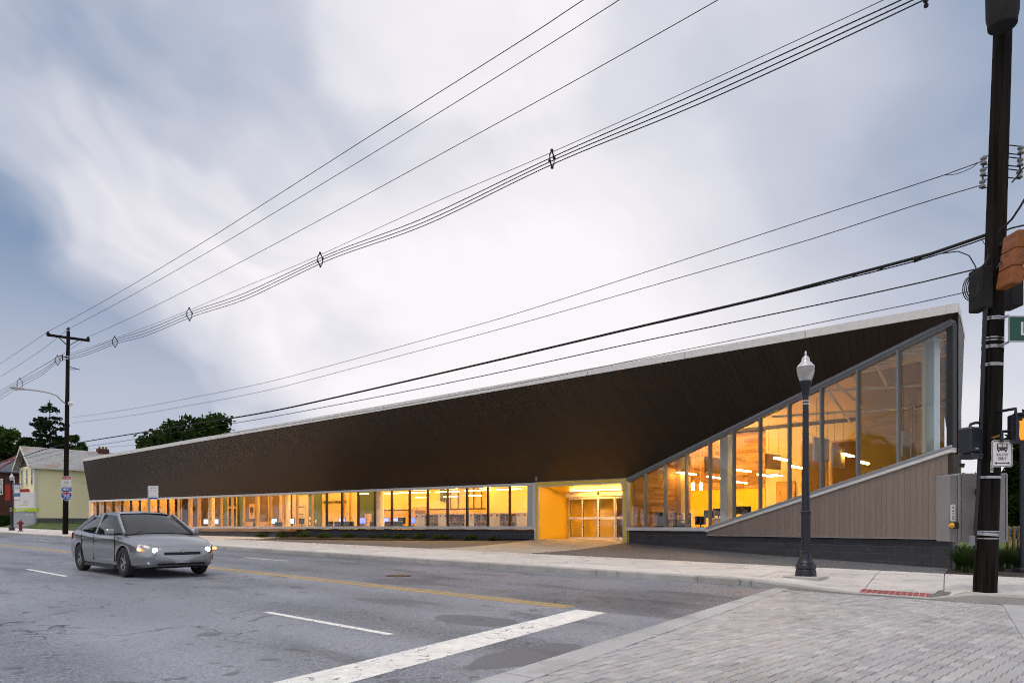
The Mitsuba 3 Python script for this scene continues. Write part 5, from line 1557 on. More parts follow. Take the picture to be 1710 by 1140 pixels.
ph = thing('pedestrian_signal', 'pedestrian signal showing a lit orange hand, cut by the right edge', 'pedestrian signal')
p = at(1713.5, 737, 11.3)
m = at_m(*p, -0.25)
part(ph, 'head', cat(bbx(-0.2, 0.2, 0.0, 0.2, -0.02, 0.46, 0.02, m), bx(-0.2, -0.18, -0.14, -0.001, -0.02, 0.46, m), bx(0.18, 0.2, -0.14, -0.001, -0.02, 0.46, m), bx(-0.18, 0.18, -0.14, -0.001, 0.44, 0.46, m)), 'mat_black_paint')
palm = Polygon([(-0.075, 0.04), (0.055, 0.04), (0.075, 0.12), (0.075, 0.22), (-0.085, 0.22), (-0.09, 0.12)]).buffer(0.012)
fing = [Polygon([(x - 0.016, 0.2), (x + 0.016, 0.2), (x + 0.016 + dx, t), (x - 0.016 + dx, t)]).buffer(0.006) for x, t, dx in ((-0.068, 0.34, -0.006), (-0.027, 0.375, -0.002), (0.014, 0.38, 0.0), (0.055, 0.35, 0.004))]
thumb = Polygon([(0.05, 0.10), (0.075, 0.08), (0.135, 0.20), (0.115, 0.22)]).buffer(0.008)
hand = palm
for g in fing + [thumb]:
    hand = hand.union(g)
glow(ph, 'hand', prism(hand, -0.012, -0.003, m), (0.34, 0.075, 0.004), 'mat_dark_metal', label='lit orange raised hand symbol')
part(ph, 'bracket', tube([p + [-0.1, 0.1, 0.46], p + [-0.1, 0.1, 0.56], pole_axis(p[2] + 0.57)], 0.025, 8), 'mat_black_paint')
part(ph, 'bracket', tube([p + [-0.15, 0.1, 0.18], p + [-0.33, 0.1, 0.18], p + [-0.33, 0.1, 0.0]], 0.03, 8), 'mat_black_paint')

# signs on the pole
sn = thing('street_name_sign', 'green street name sign with a white border beginning with L', 'street sign')
p = at(1685.5, 569, 11.5)
m = at_m(*p, 0.0)
part(sn, 'panel', bx(0.0, 1.3, 0, 0.012, 0.0, 0.40, m), 'mat_sign_green')
part(sn, 'border', cat(bx(0, 1.3, -0.004, 0.016, -0.022, -0.001, m), bx(0, 1.3, -0.004, 0.016, 0.401, 0.422, m), bx(-0.012, -0.001, -0.004, 0.016, -0.022, 0.422, m)), 'mat_silver')
tm = meshkit.text_mesh('L', 0.21, 0.003, bold=True)
part(sn, 'lettering', move(tm, m @ np.array([[1, 0, 0, 0.17], [0, 0, -1, -0.001], [0, 1, 0, 0.10], [0, 0, 0, 1.0]])), 'mat_sign_white')
for h in (0.43, -0.02):
    part(sn, 'arm', bar(p + [0, 0.02, h], pole_axis(p[2] + h), 0.03), 'mat_silver')


def rounded(w, h, r):
    return sbox(-w / 2 + r, r, w / 2 - r, h - r).buffer(r, quad_segs=5)


def words(parent, text, x, z, height, m, c='mat_letter', y=-0.006, width=None, name='lettering', bold=False):
    tm = meshkit.text_mesh(text, height, 0.003, bold=bold)
    sx = 1.0 if width is None else width / tm.extents[0]
    tm.apply_translation([-tm.bounds[0][0] - tm.extents[0] / 2, 0, 0])
    return part(parent, name, move(tm, m @ np.array([[sx, 0, 0, x], [0, 0, -1, y], [0, 1, 0, z], [0, 0, 0, 1.0]])), c)


bs = thing('bus_stop_sign', 'white sign reading BUS STOP ONLY on the right utility pole', 'traffic sign')
p = at(1673.5, 779.5, 11.45)
m = at_m(*p, -0.06)
part(bs, 'plate', prism(rounded(0.335, 0.45, 0.035), 0, 0.006, m), 'mat_sign_white')
part(bs, 'border', prism(rounded(0.315, 0.43, 0.03).difference(aff.translate(rounded(0.298, 0.413, 0.026), 0, 0.0085)), -0.0045, -0.0005, m @ at_m(0, 0, 0.01)), 'mat_letter')
bus = rounded(0.17, 0.12, 0.02)
win = sbox(-0.068, 0.058, -0.004, 0.112).union(sbox(0.004, 0.058, 0.068, 0.112)).union(sbox(-0.068, 0.014, -0.045, 0.030)).union(sbox(0.045, 0.014, 0.068, 0.030))
bus = bus.difference(win).union(sbox(-0.072, -0.022, -0.045, 0.004)).union(sbox(0.045, -0.022, 0.072, 0.004))
part(bs, 'bus_symbol', prism(bus, -0.0045, -0.0005, m @ at_m(0, 0, 0.275)), 'mat_letter')
words(bs, 'BUS STOP', 0, 0.185, 0.042, m, 'mat_letter', -0.0005, 0.19)
words(bs, 'ONLY', 0, 0.115, 0.05, m, 'mat_letter', -0.0005, 0.13, bold=True)
arrow = Polygon([(-0.125, 0), (-0.09, 0.024), (-0.09, 0.007), (0.09, 0.007), (0.09, 0.024), (0.125, 0), (0.09, -0.024), (0.09, -0.007), (-0.09, -0.007), (-0.09, -0.024)])
part(bs, 'arrow', prism(arrow, -0.0045, -0.0005, m @ at_m(0, 0, 0.065)), 'mat_letter')
part(bs, 'bracket', bar(p + [0, 0.01, 0.3], pole_axis(p[2] + 0.3), 0.04), 'mat_dark_metal')
tg = thing('pole_tag', 'narrow white number tag left of the bus stop sign', 'tag')
p = at(1656.5, 789, 11.62)
part(tg, 'plate', bx(-0.022, 0.022, 0, 0.004, 0, 0.19, at_m(*p)), 'mat_sign_white')
part(tg, 'marks', cat([bx(-0.012, 0.012, -0.003, -0.0005, z, z + 0.02, at_m(*p)) for z in (0.03, 0.06, 0.11, 0.15)]), 'mat_letter')
rf_ = single('reflector', 'small yellow and grey reflector behind the bus stop sign', 'reflector', bar(at(1657, 731, 11.6), at(1673, 726, 11.58), 0.05, 0.035), 'mat_post_yellow')

# grey cabinet strapped behind the pole, with its push button
cb = thing('signal_cabinet', 'large grey metal cabinet mounted behind the utility pole', 'cabinet')
p = at(1601, 905, 12.25)
q = at(1684, 905, 12.25)
wcab = q[0] - p[0]
m = at_m(p[0], p[1], p[2])
part(cb, 'body', bbx(0.0, wcab, 0.0, 0.42, 0.0, 1.235, 0.015, m), 'mat_cabinet_grey')
part(cb, 'side_flange', bbx(-0.16, -0.004, 0.02, 0.40, 0.01, 1.21, 0.012, m), 'mat_cabinet_grey')
part(cb, 'door_seam', cat(bx(wcab - 0.055, wcab - 0.047, -0.004, 0.0015, 0.04, 1.2, m), bx(0.04, 0.046, -0.003, 0.0015, 0.04, 1.2, m)), 'mat_dark_gap')
part(cb, 'mount', cat(bar(p + [0.35, 0.05, 0.3], pole_axis(p[2] + 0.3), 0.1), bar(p + [0.35, 0.05, 0.9], pole_axis(p[2] + 0.9), 0.1)), 'mat_dark_metal')
pb = thing('push_button', 'yellow crossing push button with a white sign above on the cabinet side', 'push button')
p2 = at(1595, 878, 12.13)
m = at_m(*p2)
part(pb, 'sign', prism(rounded(0.085, 0.30, 0.012), 0, 0.006, m @ at_m(-0.005, 0.05, 0.085)), 'mat_sign_white')
part(pb, 'sign_marks', cat([bx(-0.025, 0.02, 0.046, 0.0495, z, z + 0.018, m) for z in (0.12, 0.16, 0.21, 0.26, 0.32)]), 'mat_letter')
part(pb, 'housing', bbx(-0.055, 0.055, -0.03, 0.08, -0.05, 0.07, 0.012, m), 'mat_dark_metal')
part(pb, 'button', move(lathe([(0, -0.01), (0.05, -0.01), (0.048, 0.02), (0.03, 0.035), (0.028, 0.05), (0, 0.055)], 20), m @ np.array([[0, 0, -1, -0.058], [1, 0, 0, -0.01], [0, 1, 0, 0.01], [0, 0, 0, 1.0]])), 'mat_button')
mat('button', (0.75, 0.36, 0.02), 0.35)

# ---------------------------------------------------------------- left utility pole
QB = at(109, 891, 47.0)
gz = float(zg(SN(QB[0], QB[1])[0]))
pl = thing('utility_pole', 'distant wooden utility pole with a crossarm, at the left', 'utility pole')
top = at(114, 553, 47.0)
ax = lambda z: np.array([QB[0] + (top[0] - QB[0]) * (z - gz) / (top[2] - gz), QB[1], z])
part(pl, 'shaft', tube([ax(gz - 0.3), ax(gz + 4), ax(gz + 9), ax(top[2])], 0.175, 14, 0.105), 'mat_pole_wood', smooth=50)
c0, c1 = at(78, 559.2, 46.0), at(149.5, 569.0, 48.0)
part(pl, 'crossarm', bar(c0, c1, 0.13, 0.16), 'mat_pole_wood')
mid = ax(zat(578, 47))
part(pl, 'brace', cat(bar(c0 + (c1 - c0) * 0.24, mid, 0.05), bar(c0 + (c1 - c0) * 0.77, mid, 0.05)), 'mat_dark_metal')
pin = [(0, 0), (0.03, 0), (0.03, 0.08), (0.11, 0.10), (0.12, 0.15), (0.06, 0.2), (0.05, 0.27), (0, 0.28)]
for u, v in ((80.5, 560.0), (147.2, 568.3)):
    part(pl, 'insulator', lathe(pin, 14, at_m(*at(u, v, 46.05 if u < 100 else 47.95))), 'mat_dark_metal', smooth=40)
part(pl, 'insulator', lathe(pin, 14, at_m(*ax(top[2]))), 'mat_dark_metal', smooth=40)
part(pl, 'cable_bracket', cat(bar(ax(zat(597, 47)), at(100, 594.5, 46.5), 0.06), bar(at(104, 592, 46.5), at(104.5, 602, 46.5), 0.05)), 'mat_dark_metal')
part(pl, 'steel_band', cat([trimesh.creation.annulus(0.115, 0.14, 0.05, sections=18).apply_translation(ax(zat(v, 47))) for v in (595.5, 598, 600.5)]), 'mat_silver')
part(pl, 'side_bracket', cat(bar(ax(zat(612, 47)), at(133, 617.2, 47), 0.05), bar(ax(zat(617, 47)), at(128, 617, 47), 0.03)), 'mat_dark_metal')
part(pl, 'dish', lathe([(0, 0), (0.1, 0.02), (0.16, 0.1), (0.16, 0.22), (0.1, 0.28), (0, 0.3)], 16, at_m(*at(118, 678, 46.9))), 'mat_sign_white', smooth=40)
sl = thing('street_light', 'grey cobra head street light on a curved arm over the road', 'street light')
arm = [ax(zat(676, 47)), at(104, 670, 46.6), at(95, 661, 46), at(80, 655.5, 45.2), at(60, 652, 44), at(40, 650, 43)]
part(sl, 'arm', tube(arm, 0.045, 8), 'mat_silver', smooth=60)
h0, h1 = at(40.5, 650.5, 43), at(19, 647.0, 42.4)
dh = h1 - h0
hd_ = icosphere(subdivisions=3, radius=1.0)
hv = np.array(hd_.vertices)
hv = hv * [0.44, 0.17, 0.13]
hv[:, 2] = np.where(hv[:, 2] < -0.04, -0.04 + (hv[:, 2] + 0.04) * 0.3, hv[:, 2])
part(sl, 'head', trimesh.Trimesh(hv, hd_.faces, process=False).apply_transform(at_m(*((h0 + h1) / 2), math.atan2(dh[1], dh[0]))), 'mat_sign_grey', smooth=True)
part(sl, 'refractor', trimesh.Trimesh(np.array(icosphere(subdivisions=2).vertices) * [0.2, 0.13, 0.1], icosphere(subdivisions=2).faces).apply_transform(at_m(*((h0 + h1) / 2 + dh * 0.15 + [0, 0, -0.05]), math.atan2(dh[1], dh[0]))), 'mat_globe', smooth=True)

# signs on the left pole
ps_ = thing('parking_sign', 'white parking sign with a red top strip, on the left pole', 'traffic sign')
m = at_m(*at(110.7, 813.3, 46.55))
part(ps_, 'plate', bx(-0.33, 0.33, 0, 0.01, 0, 0.75, m), 'mat_sign_white')
part(ps_, 'red_strip', bx(-0.31, 0.31, -0.005, -0.001, 0.53, 0.73, m), 'mat_red')
words(ps_, 'NO STOPPING', 0, 0.58, 0.09, m, 'mat_sign_white', -0.005, 0.54)
words(ps_, 'DURING', 0, 0.40, 0.07, m, 'mat_letter', -0.001, 0.36)
words(ps_, 'SNOW', 0, 0.22, 0.12, m, 'mat_letter', -0.001, 0.40, bold=True)
words(ps_, 'EMERGENCY', 0, 0.07, 0.07, m, 'mat_letter', -0.001, 0.5)
ws = thing('direction_sign', 'blue WEST plate above the route shield on the left pole', 'traffic sign')
m = at_m(*at(110.9, 820.5, 46.55))
part(ws, 'plate', bx(-0.33, 0.33, 0, 0.01, 0, 0.28, m), 'mat_sign_blue')
words(ws, 'WEST', 0, 0.06, 0.16, m, 'mat_sign_white', -0.001, 0.5, bold=True)
sh = thing('route_shield', 'blue and red route shield with the number 70 on the left pole', 'traffic sign')
m = at_m(*at(110.9, 836.3, 46.55))
shield = Polygon([(0, 0), (0.16, 0.07), (0.31, 0.2), (0.385, 0.36), (0.37, 0.5), (0.33, 0.6), (0.2, 0.575), (0.1, 0.6), (0, 0.62), (-0.1, 0.6), (-0.2, 0.575), (-0.33, 0.6), (-0.37, 0.5), (-0.385, 0.36), (-0.31, 0.2), (-0.16, 0.07)])
part(sh, 'plate', prism(shield, 0, 0.01, m), 'mat_sign_white')
part(sh, 'field', prism(shield.buffer(-0.025).intersection(sbox(-1, 0, 1, 0.47)), -0.005, -0.001, m), 'mat_sign_blue')
part(sh, 'top_band', prism(shield.buffer(-0.025).intersection(sbox(-1, 0.49, 1, 1)), -0.005, -0.001, m), 'mat_red')
words(sh, '70', 0, 0.17, 0.24, m, 'mat_sign_white', -0.005, 0.42, bold=True)

# ---------------------------------------------------------------- wires between the poles
PR_, PL_ = np.array([8.6, 11.9]), np.array([QB[0] + 0.15, 47.0])
GO = W(150, 15.3)[:2]


def on_line(u, A, B):
    m_ = (u - 855) / 1140
    k = (A[0] - m_ * A[1]) / (m_ * (B[1] - A[1]) - (B[0] - A[0]))
    return A[1] + k * (B[1] - A[1])


def strung(pts, r, A=PR_, B=PL_, n=90):
    """A hanging wire through the given sight points, in the vertical plane of its two poles; smoothed in space."""
    P = np.array([at(u, v, on_line(u, A, B)) for u, v in pts])
    dist = np.concatenate([[0], np.cumsum(np.linalg.norm(np.diff(P, axis=0), axis=1))])
    from scipy.interpolate import PchipInterpolator
    g = PchipInterpolator(dist, P)
    t = np.linspace(0, dist[-1], n)
    return tube(g(t), r, 6)


def wire(name, label, pts, r, group=None, A=PR_, B=PL_, cat_='power line'):
    return single(name, label, cat_, strung(pts, r, A, B), 'mat_wire', group, smooth=True)


arm_l, arm_r = np.array([c0[0], c0[1]]), np.array([c1[0], c1[1]])
wire('power_line', 'thin high wire to the left end of the crossarm', [(1100, -78), (975, 0), (900, 49.7), (600, 239), (379, 380), (300, 428.6), (80.5, 553.5)], 0.011, A=np.array([7.3, 11.0]), B=arm_l)
wire('power_line', 'thin high wire to the top of the left pole', [(1180, -93), (1035, 0), (900, 85.5), (600, 270), (417.6, 380), (300, 448.4), (113.8, 549.5)], 0.011, B=np.array([top[0], 47.0]))
wire('power_line', 'thin high wire to the right end of the crossarm', [(1330, -75), (1200, 0), (900, 168.4), (600, 332), (321, 480), (147.2, 563)], 0.011, A=np.array([9.4, 12.6]), B=arm_r)
far1, far2, far3 = arm_l + (arm_l - np.array([7.3, 11.0])) * 0.8, top[:2] + (PL_ - PR_) * 0.8, arm_r + (PL_ - PR_) * 0.8
wire('power_line', 'thin high wire leaving the crossarm towards the left edge', [(80.5, 553.5), (40, 581), (0, 607.5), (-60, 645)], 0.011, A=arm_l, B=far1)
wire('power_line', 'thin high wire leaving the pole top towards the left edge', [(113.8, 549.5), (60, 591), (0, 629.5), (-60, 665)], 0.011, A=np.array([top[0], 47.0]), B=far2)
wire('power_line', 'thin high wire running behind the left pole to the left edge', [(147.2, 563), (110, 588), (60, 617), (0, 652), (-60, 684)], 0.010, A=arm_r, B=far3)
bund = ([(1560, -40), (1477, 0), (1195, 131), (921, 255), (720, 341), (534.5, 426), (408, 479.5), (316, 518), (191, 565.7), (112, 592)],
        [(1590, -40), (1506.6, 0), (1195, 142.4), (922, 263), (727, 356), (534, 431.5), (425, 482.5), (316, 522), (250, 549), (191, 568), (150, 583), (112, 595)],
        [(1610, -40), (1526, 0), (1195, 153), (922, 269), (727, 363), (534, 436), (425, 488), (316, 526.5), (250, 554), (191, 571.5), (150, 587.5), (112, 598)],
        [(1625, -40), (1544.5, 0), (1195, 162), (921, 275.5), (727, 369), (534, 441), (425, 493.5), (316, 531), (250, 558.5), (191, 575), (150, 591), (112, 600.5)])
for i, pts in enumerate(bund):
    wire('spacer_cable', ('thin top wire that carries the spacer cables', 'upper one of three parallel spacer cables', 'middle one of three parallel spacer cables', 'lowest one of three parallel spacer cables')[i], pts, 0.008 if i == 0 else 0.013)
P2 = PL_ + (PL_ - PR_)
for i, pts in enumerate(([(112, 592), (96, 597), (33, 635), (0, 655), (-60, 688)], [(112, 595), (96, 600.5), (66, 621), (33, 638), (0, 658.5), (-60, 692)], [(112, 598), (96, 603), (66, 625), (33, 641.5), (0, 662), (-60, 696)], [(112, 600.5), (96, 606), (66, 629), (33, 646), (0, 667), (-60, 700)])):
    wire('spacer_cable', ('thin top wire of the cable bundle beyond the left pole', 'upper spacer cable beyond the left pole', 'middle spacer cable beyond the left pole', 'lowest spacer cable beyond the left pole')[i], pts, 0.008 if i == 0 else 0.013, A=PL_, B=P2)
for i, (u, va, vb, A, B) in enumerate(((1546, -6, 6, PR_, PL_), (921.5, 255, 276, PR_, PL_), (534.5, 426, 441, PR_, PL_), (316, 518, 531, PR_, PL_), (191.5, 565.5, 575.5, PR_, PL_), (96, 597, 606, PL_, P2), (33, 635, 646, PL_, P2))):
    Y = on_line(u, A, B)
    a, b = at(u, va - 3.5, Y), at(u + 0.5, vb + 4, Y)
    h = a[2] - b[2]
    k = thing('cable_spacer', 'diamond shaped spacer on the cable bundle, ' + ('at the top edge', 'largest and highest one', 'second one down the span', 'third one down the span', 'last one before the left pole', 'just left of the left pole', 'nearest the left edge')[i], 'cable spacer', 'spacers of the cable bundle')
    mid_ = (a + b) / 2
    sdir = np.array([N2[0], N2[1], 0]) * h * 0.22
    part(k, 'frame', cat(bar(a, mid_ + [0, 0, h * 0.14] + sdir, 0.03), bar(a, mid_ + [0, 0, h * 0.14] - sdir, 0.03), bar(mid_ + [0, 0, h * 0.14] + sdir, mid_ - [0, 0, h * 0.2] + sdir * 0.9, 0.03), bar(mid_ + [0, 0, h * 0.14] - sdir, mid_ - [0, 0, h * 0.2] - sdir * 0.9, 0.03), bar(mid_ - [0, 0, h * 0.2] + sdir * 0.9, b, 0.03), bar(mid_ - [0, 0, h * 0.2] - sdir * 0.9, b, 0.03)), 'mat_dark_metal')
    for q in (a, mid_ + [0, 0, h * 0.14] + sdir, mid_ - [0, 0, h * 0.2] - sdir, b):
        part(k, 'clamp', icosphere(radius=0.045, subdivisions=1).apply_translation(q), 'mat_dark_metal')
R1 = at(1641, 270, 11.9)[:2]
wire('service_wire', 'upper of two thin wires from the insulator rack over the roof', [(1642, 269), (1635, 272.5), (1578, 292.4), (1350, 366), (1100, 447.6), (800, 542), (500, 624.6), (300, 668), (120, 697)], 0.008, A=R1)
wire('service_wire', 'lower of two thin wires from the insulator rack over the roof', [(1641, 309), (1635, 311), (1580, 327), (1350, 401), (1100, 474), (800, 559), (500, 638.6), (300, 680), (121, 706)], 0.008, A=R1)
wire('service_wire', 'short jumper wire beside the left insulator rack', [(1576, 292.6), (1600, 290), (1622, 281), (1633, 272)], 0.006, A=R1, cat_='cable')
thick = [(1660, 388), (1651, 391.6), (1600, 409.5), (1531.7, 430.9), (1421, 459), (1260, 501), (1100, 538), (800, 608.5), (500, 677), (300, 712), (150, 736), (78.6, 749), (42, 761), (0, 773), (-60, 790)]
wire('telephone_cable', 'thick black cable sagging from the right pole over the roof', thick, 0.030, B=PL_, cat_='cable')
wire('telephone_cable', 'thinner cable lashed just under the thick black one', [(u, v + 4.5) for u, v in thick[:5]] + [(1260, 502.5), (1100, 539.5)], 0.012, cat_='cable')
wire('telephone_cable', 'slack loop of cable under the thick black one', [(1490, 441), (1470, 450), (1450, 457), (1430, 460.5), (1410, 459.5)], 0.008, cat_='cable')
wire('telephone_cable', 'black cable second below the thick one', [(1645, 446), (1631.6, 449.8), (1400, 502), (1100, 564), (800, 629), (500, 687.7), (300, 721), (189, 739), (90, 754), (48, 764), (0, 778), (-60, 797)], 0.013, cat_='cable')
wire('telephone_cable', 'lowest cable running just above the eave of the library', [(1645, 481), (1614, 488.7), (1400, 532.5), (1100, 593), (868, 640), (700, 671), (500, 705), (300, 735), (105, 757), (55, 771), (0, 786), (-60, 806)], 0.008, cat_='cable')
k = thing('splice_case', 'black splice case clipped to the thick cable near the right pole', 'splice case')
Y = on_line(1532, PR_, PL_)
part(k, 'case', trimesh.convex.convex_hull(np.vstack([at(1525, 432, Y), at(1540, 427.5, Y), at(1540, 434, Y), at(1526, 439.5, Y), at(1525, 432, Y + 0.12), at(1540, 427.5, Y + 0.12), at(1540, 434, Y + 0.12), at(1526, 439.5, Y + 0.12)])), 'mat_wire')
part(k, 'clip', bar(at(1532.5, 433, Y - 0.02), at(1526, 431, Y - 0.02), 0.05), 'mat_wire')
k = thing('cable_run', 'cables leaving the right pole past the edge of the picture', 'cable')
part(k, 'strand', tube([at(1668, 388, 11.6), at(1690, 366, 11.3), at(1704, 345, 11.0), at(1730, 300, 10.5)], 0.018, 6), 'mat_wire')
part(k, 'strand', tube([at(1668, 389, 11.6), at(1690, 381, 11.4), at(1712, 376, 11.2), at(1760, 366, 10.9)], 0.014, 6), 'mat_wire')
part(k, 'strand', tube([at(1690, 305, 11.8), at(1698, 296, 11.8), at(1706, 283, 11.7), at(1740, 262, 11.5)], 0.013, 6), 'mat_wire')

# ---------------------------------------------------------------- street lamps
LPX = [(0, 0), (17.5, 0), (17.8, 1), (17.5, 9), (16, 11), (17.5, 13), (17, 18), (14.5, 20.5), (15.5, 22), (12.5, 24.5), (10.5, 30), (9.2, 36), (8.6, 38), (9.4, 39.5), (9.4, 41), (8.0, 42), (7.7, 104), (8.9, 105.5), (8.9, 107.5), (7.4, 109), (6.2, 160), (5.3, 240), (4.9, 302), (6.0, 303.5), (6.2, 306), (8.0, 316), (9.6, 321), (10.3, 324), (10.3, 326.5), (0, 326.5)]
GLX = [(0, 326.8), (9.0, 326.8), (10.5, 330), (12.8, 338), (14.0, 345), (13.8, 348.5), (12.2, 348.6), (0, 348.6)]
CPX = [(0, 348.8), (14.2, 348.8), (14.4, 350), (11.5, 354), (9.0, 357), (6.8, 359.2), (6.2, 364), (4.6, 367), (2.4, 368.5), (1.6, 371.5), (2.2, 373), (0.6, 377), (0, 378)]


def street_lamp(x, y, z, label, banner=False, flutes=True):
    k = thing('street_lamp', label, 'street lamp', 'old style street lamps along the sidewalk')
    sc = 4.98 / 378
    m = at_m(x, y, z)
    post = lathe([(r * sc * 0.94, h * sc) for r, h in LPX], 48)
    if flutes:
        v = np.array(post.vertices)
        a = np.arctan2(v[:, 1], v[:, 0])
        h = v[:, 2] / sc
        low = ((h > 38) & (h < 104)).astype(float) * 0.055 + ((h > 109) & (h < 300)).astype(float) * 0.03 + ((h > 3) & (h < 30)).astype(float) * 0.05
        v[:, :2] *= (1 - low * (0.5 + 0.5 * np.cos(12 * a)))[:, None]
        post = trimesh.Trimesh(v, post.faces, process=False)
    part(k, 'post', move(post, m), 'mat_black_paint', smooth=38)
    part(k, 'globe', lathe([(r * sc, h * sc) for r, h in GLX], 36, m), 'mat_globe_glass', smooth=45)
    part(k, 'cap', lathe([(r * sc, h * sc) for r, h in CPX], 36, m), 'mat_lamp_cap', smooth=38)
    return k, m, sc


mat('lamp_cap', (0.62, 0.63, 0.66), 0.30, 0.35)
scene['mat_globe_glass'] = {'type': 'principled', 'base_color': rgb(0.78, 0.78, 0.78), 'roughness': 0.35, 'spec_trans': 0.55, 'eta': 1.3}
x, y = at(1345.5, 962, 15.1)[:2]
gzl = float(zg(SN(x, y)[0])) + 0.012
k, m, sc = street_lamp(x, y, gzl, 'tall black fluted street lamp in front of the right wing')
for h in (288, 293):
    part(k, 'strap', move(trimesh.creation.annulus(0.058, 0.073, 0.02, sections=20).apply_translation([0, 0, h * sc]), m), 'mat_sign_white')
part(k, 'strap_tail', move(bar([0.06, -0.04, 287.5 * sc], [0.17, -0.06, 284 * sc], 0.016, 0.008), m), 'mat_sign_white')
part(k, 'number_plate', move(bbx(-0.02, 0.02, -0.102, -0.094, 145 * sc, 159 * sc, 0.002), m), 'mat_dark_metal')
single('lamp_pad', 'square concrete pad under the near street lamp', 'lamp base', bbx(-0.38, 0.38, -0.38, 0.38, -0.1, 0.01, 0.008, at_m(x, y, gzl - 0.012, -0.7)), 'mat_kerb')
x, y = at(19.7, 885.6, 58.8)[:2]
k, m, sc = street_lamp(x, y, float(zg(SN(x, y)[0])), 'distant black street lamp with a blue banner, at the left edge', flutes=False)
m2 = m @ at_m(0, 0, 0)
part(k, 'banner', bx(0.13, 0.74, -0.012, 0.0, 2.92, 4.0, m2), 'mat_banner_blue')
part(k, 'banner_panel', bx(0.2, 0.68, -0.02, -0.014, 3.22, 3.9, m2), 'mat_sign_white')
words(k, 'NP', 0.44, 3.52, 0.24, m2, 'mat_banner_blue', -0.021, 0.36)
part(k, 'banner', bx(-0.56, -0.13, -0.012, 0.0, 2.62, 3.95, m2), 'mat_red')
part(k, 'banner_arm', cat([cyl([-0.58, 0, z], [0.76, 0, z], 0.018, 6) for z in (2.60, 4.02)]).apply_transform(m2), 'mat_black_paint')
part(k, 'sticker', cat(bx(-0.1, 0.1, -0.12, -0.11, 1.85, 1.95, m2), bx(-0.1, 0.1, -0.12, -0.11, 1.65, 1.75, m2)), 'mat_sign_grey')

# ---------------------------------------------------------------- library sign, hydrant, bus stop
sgn = thing('library_sign', 'tall grey, white and red library sign with a lime green bar', 'sign')
p = at(40.3, 873.5, 72.0)
s_, n_ = SN(p[0], p[1])
m = at_m(p[0], p[1], float(zlawn(s_, n_)), 0.10)
k_ = 72.0 / 1140
part(sgn, 'lower_panel', bbx(-1.02, 1.02, 0, 0.35, 0, 25.5 * k_, 0.01, m), 'mat_sign_grey')
part(sgn, 'upper_panel', bbx(-1.0, 1.0, 0.01, 0.34, 25.5 * k_ + 0.01, 58.5 * k_, 0.01, m), 'mat_sign_white')
part(sgn, 'red_slab', cat(bbx(-1.22, -1.03, 0.02, 0.5, 10 * k_, 62 * k_, 0.01, m), prism([(-1.02, 59 * k_), (0.42, 59 * k_), (0.3, 64.5 * k_), (-0.35, 64 * k_), (-1.02, 61 * k_)], 0.05, 0.35, m)), 'mat_red')
part(sgn, 'lime_bar', bbx(-0.98, 1.38, -0.08, 0.2, 26.2 * k_, 32.4 * k_, 0.01, m), 'mat_lime')
words(sgn, 'Driving Park', -0.1, 29.6 * k_, 0.13, m, 'mat_sign_white', -0.082, 1.3, bold=True)
words(sgn, 'Branch', -0.35, 27.0 * k_, 0.13, m, 'mat_sign_white', -0.082, 0.75, bold=True)
words(sgn, '1422', 0.5, 20 * k_, 0.17, m, 'mat_sign_white', -0.002, 0.65, bold=True)
part(sgn, 'logo_mark', cat(*[bx(x, x + 0.12, -0.004, 0.008, 40 * k_, 44 * k_, m) for x in (-0.1, 0.06, 0.22)], bx(-0.45, 0.35, -0.004, 0.008, 36.5 * k_, 38.0 * k_, m)), 'mat_baffle')

hyd = thing('fire_hydrant', 'dark red fire hydrant beside the left street lamp', 'fire hydrant')
p = at(34.4, 886.7, 56.3)
m = at_m(p[0], p[1], float(zg(SN(p[0], p[1])[0])), 0.2)
part(hyd, 'barrel', lathe([(0, 0), (0.19, 0), (0.19, 0.04), (0.13, 0.05), (0.13, 0.10), (0.11, 0.12), (0.105, 0.52), (0.14, 0.54), (0.145, 0.6), (0.13, 0.62), (0.13, 0.74), (0, 0.74)], 24, m), 'mat_hydrant_red', smooth=35)
part(hyd, 'bonnet', lathe([(0, 0.742), (0.15, 0.742), (0.15, 0.76), (0.12, 0.82), (0.06, 0.88), (0.035, 0.89), (0.035, 0.95), (0, 0.96)], 24, m), 'mat_hydrant_red', smooth=35)
part(hyd, 'outlet', cat(cyl([-0.22, 0, 0.66], [0.22, 0, 0.66], 0.055, 12), cyl([-0.25, 0, 0.66], [-0.2, 0, 0.66], 0.07, 8), cyl([0.2, 0, 0.66], [0.25, 0, 0.66], 0.07, 8), cyl([0, -0.24, 0.62], [0, 0, 0.62], 0.085, 12)).apply_transform(m), 'mat_hydrant_red')

bp = thing('bus_stop_sign', 'small pale bus stop sign on a slim post before the left windows', 'traffic sign')
Yb = 37.0
b0 = at(249, 880, Yb)
gb = float(zg(SN(b0[0], b0[1])[0]))
part(bp, 'post', bx(-0.05, 0.05, -0.05, 0.05, gb - 0.1, zat(812, Yb)).apply_translation([b0[0], b0[1], 0]), 'mat_silver')
m = at_m(*at(256, 832.5, Yb - 0.07))
part(bp, 'plate', bbx(-0.26, 0.26, 0, 0.03, 0, 0.70, 0.006, m), 'mat_sign_white')
part(bp, 'foot_strip', bx(-0.24, 0.24, -0.005, -0.001, 0.0, 0.07, m), 'mat_sign_blue')
words(bp, 'COTA', 0, 0.56, 0.07, m, 'mat_banner_blue', -0.001, 0.34, bold=True)
part(bp, 'marks', cat(bx(-0.14, -0.1, -0.004, -0.001, 0.40, 0.46, m), bx(0.02, 0.12, -0.004, -0.001, 0.41, 0.44, m), bx(-0.16, 0.16, -0.004, -0.001, 0.12, 0.135, m)), 'mat_grey_plastic')

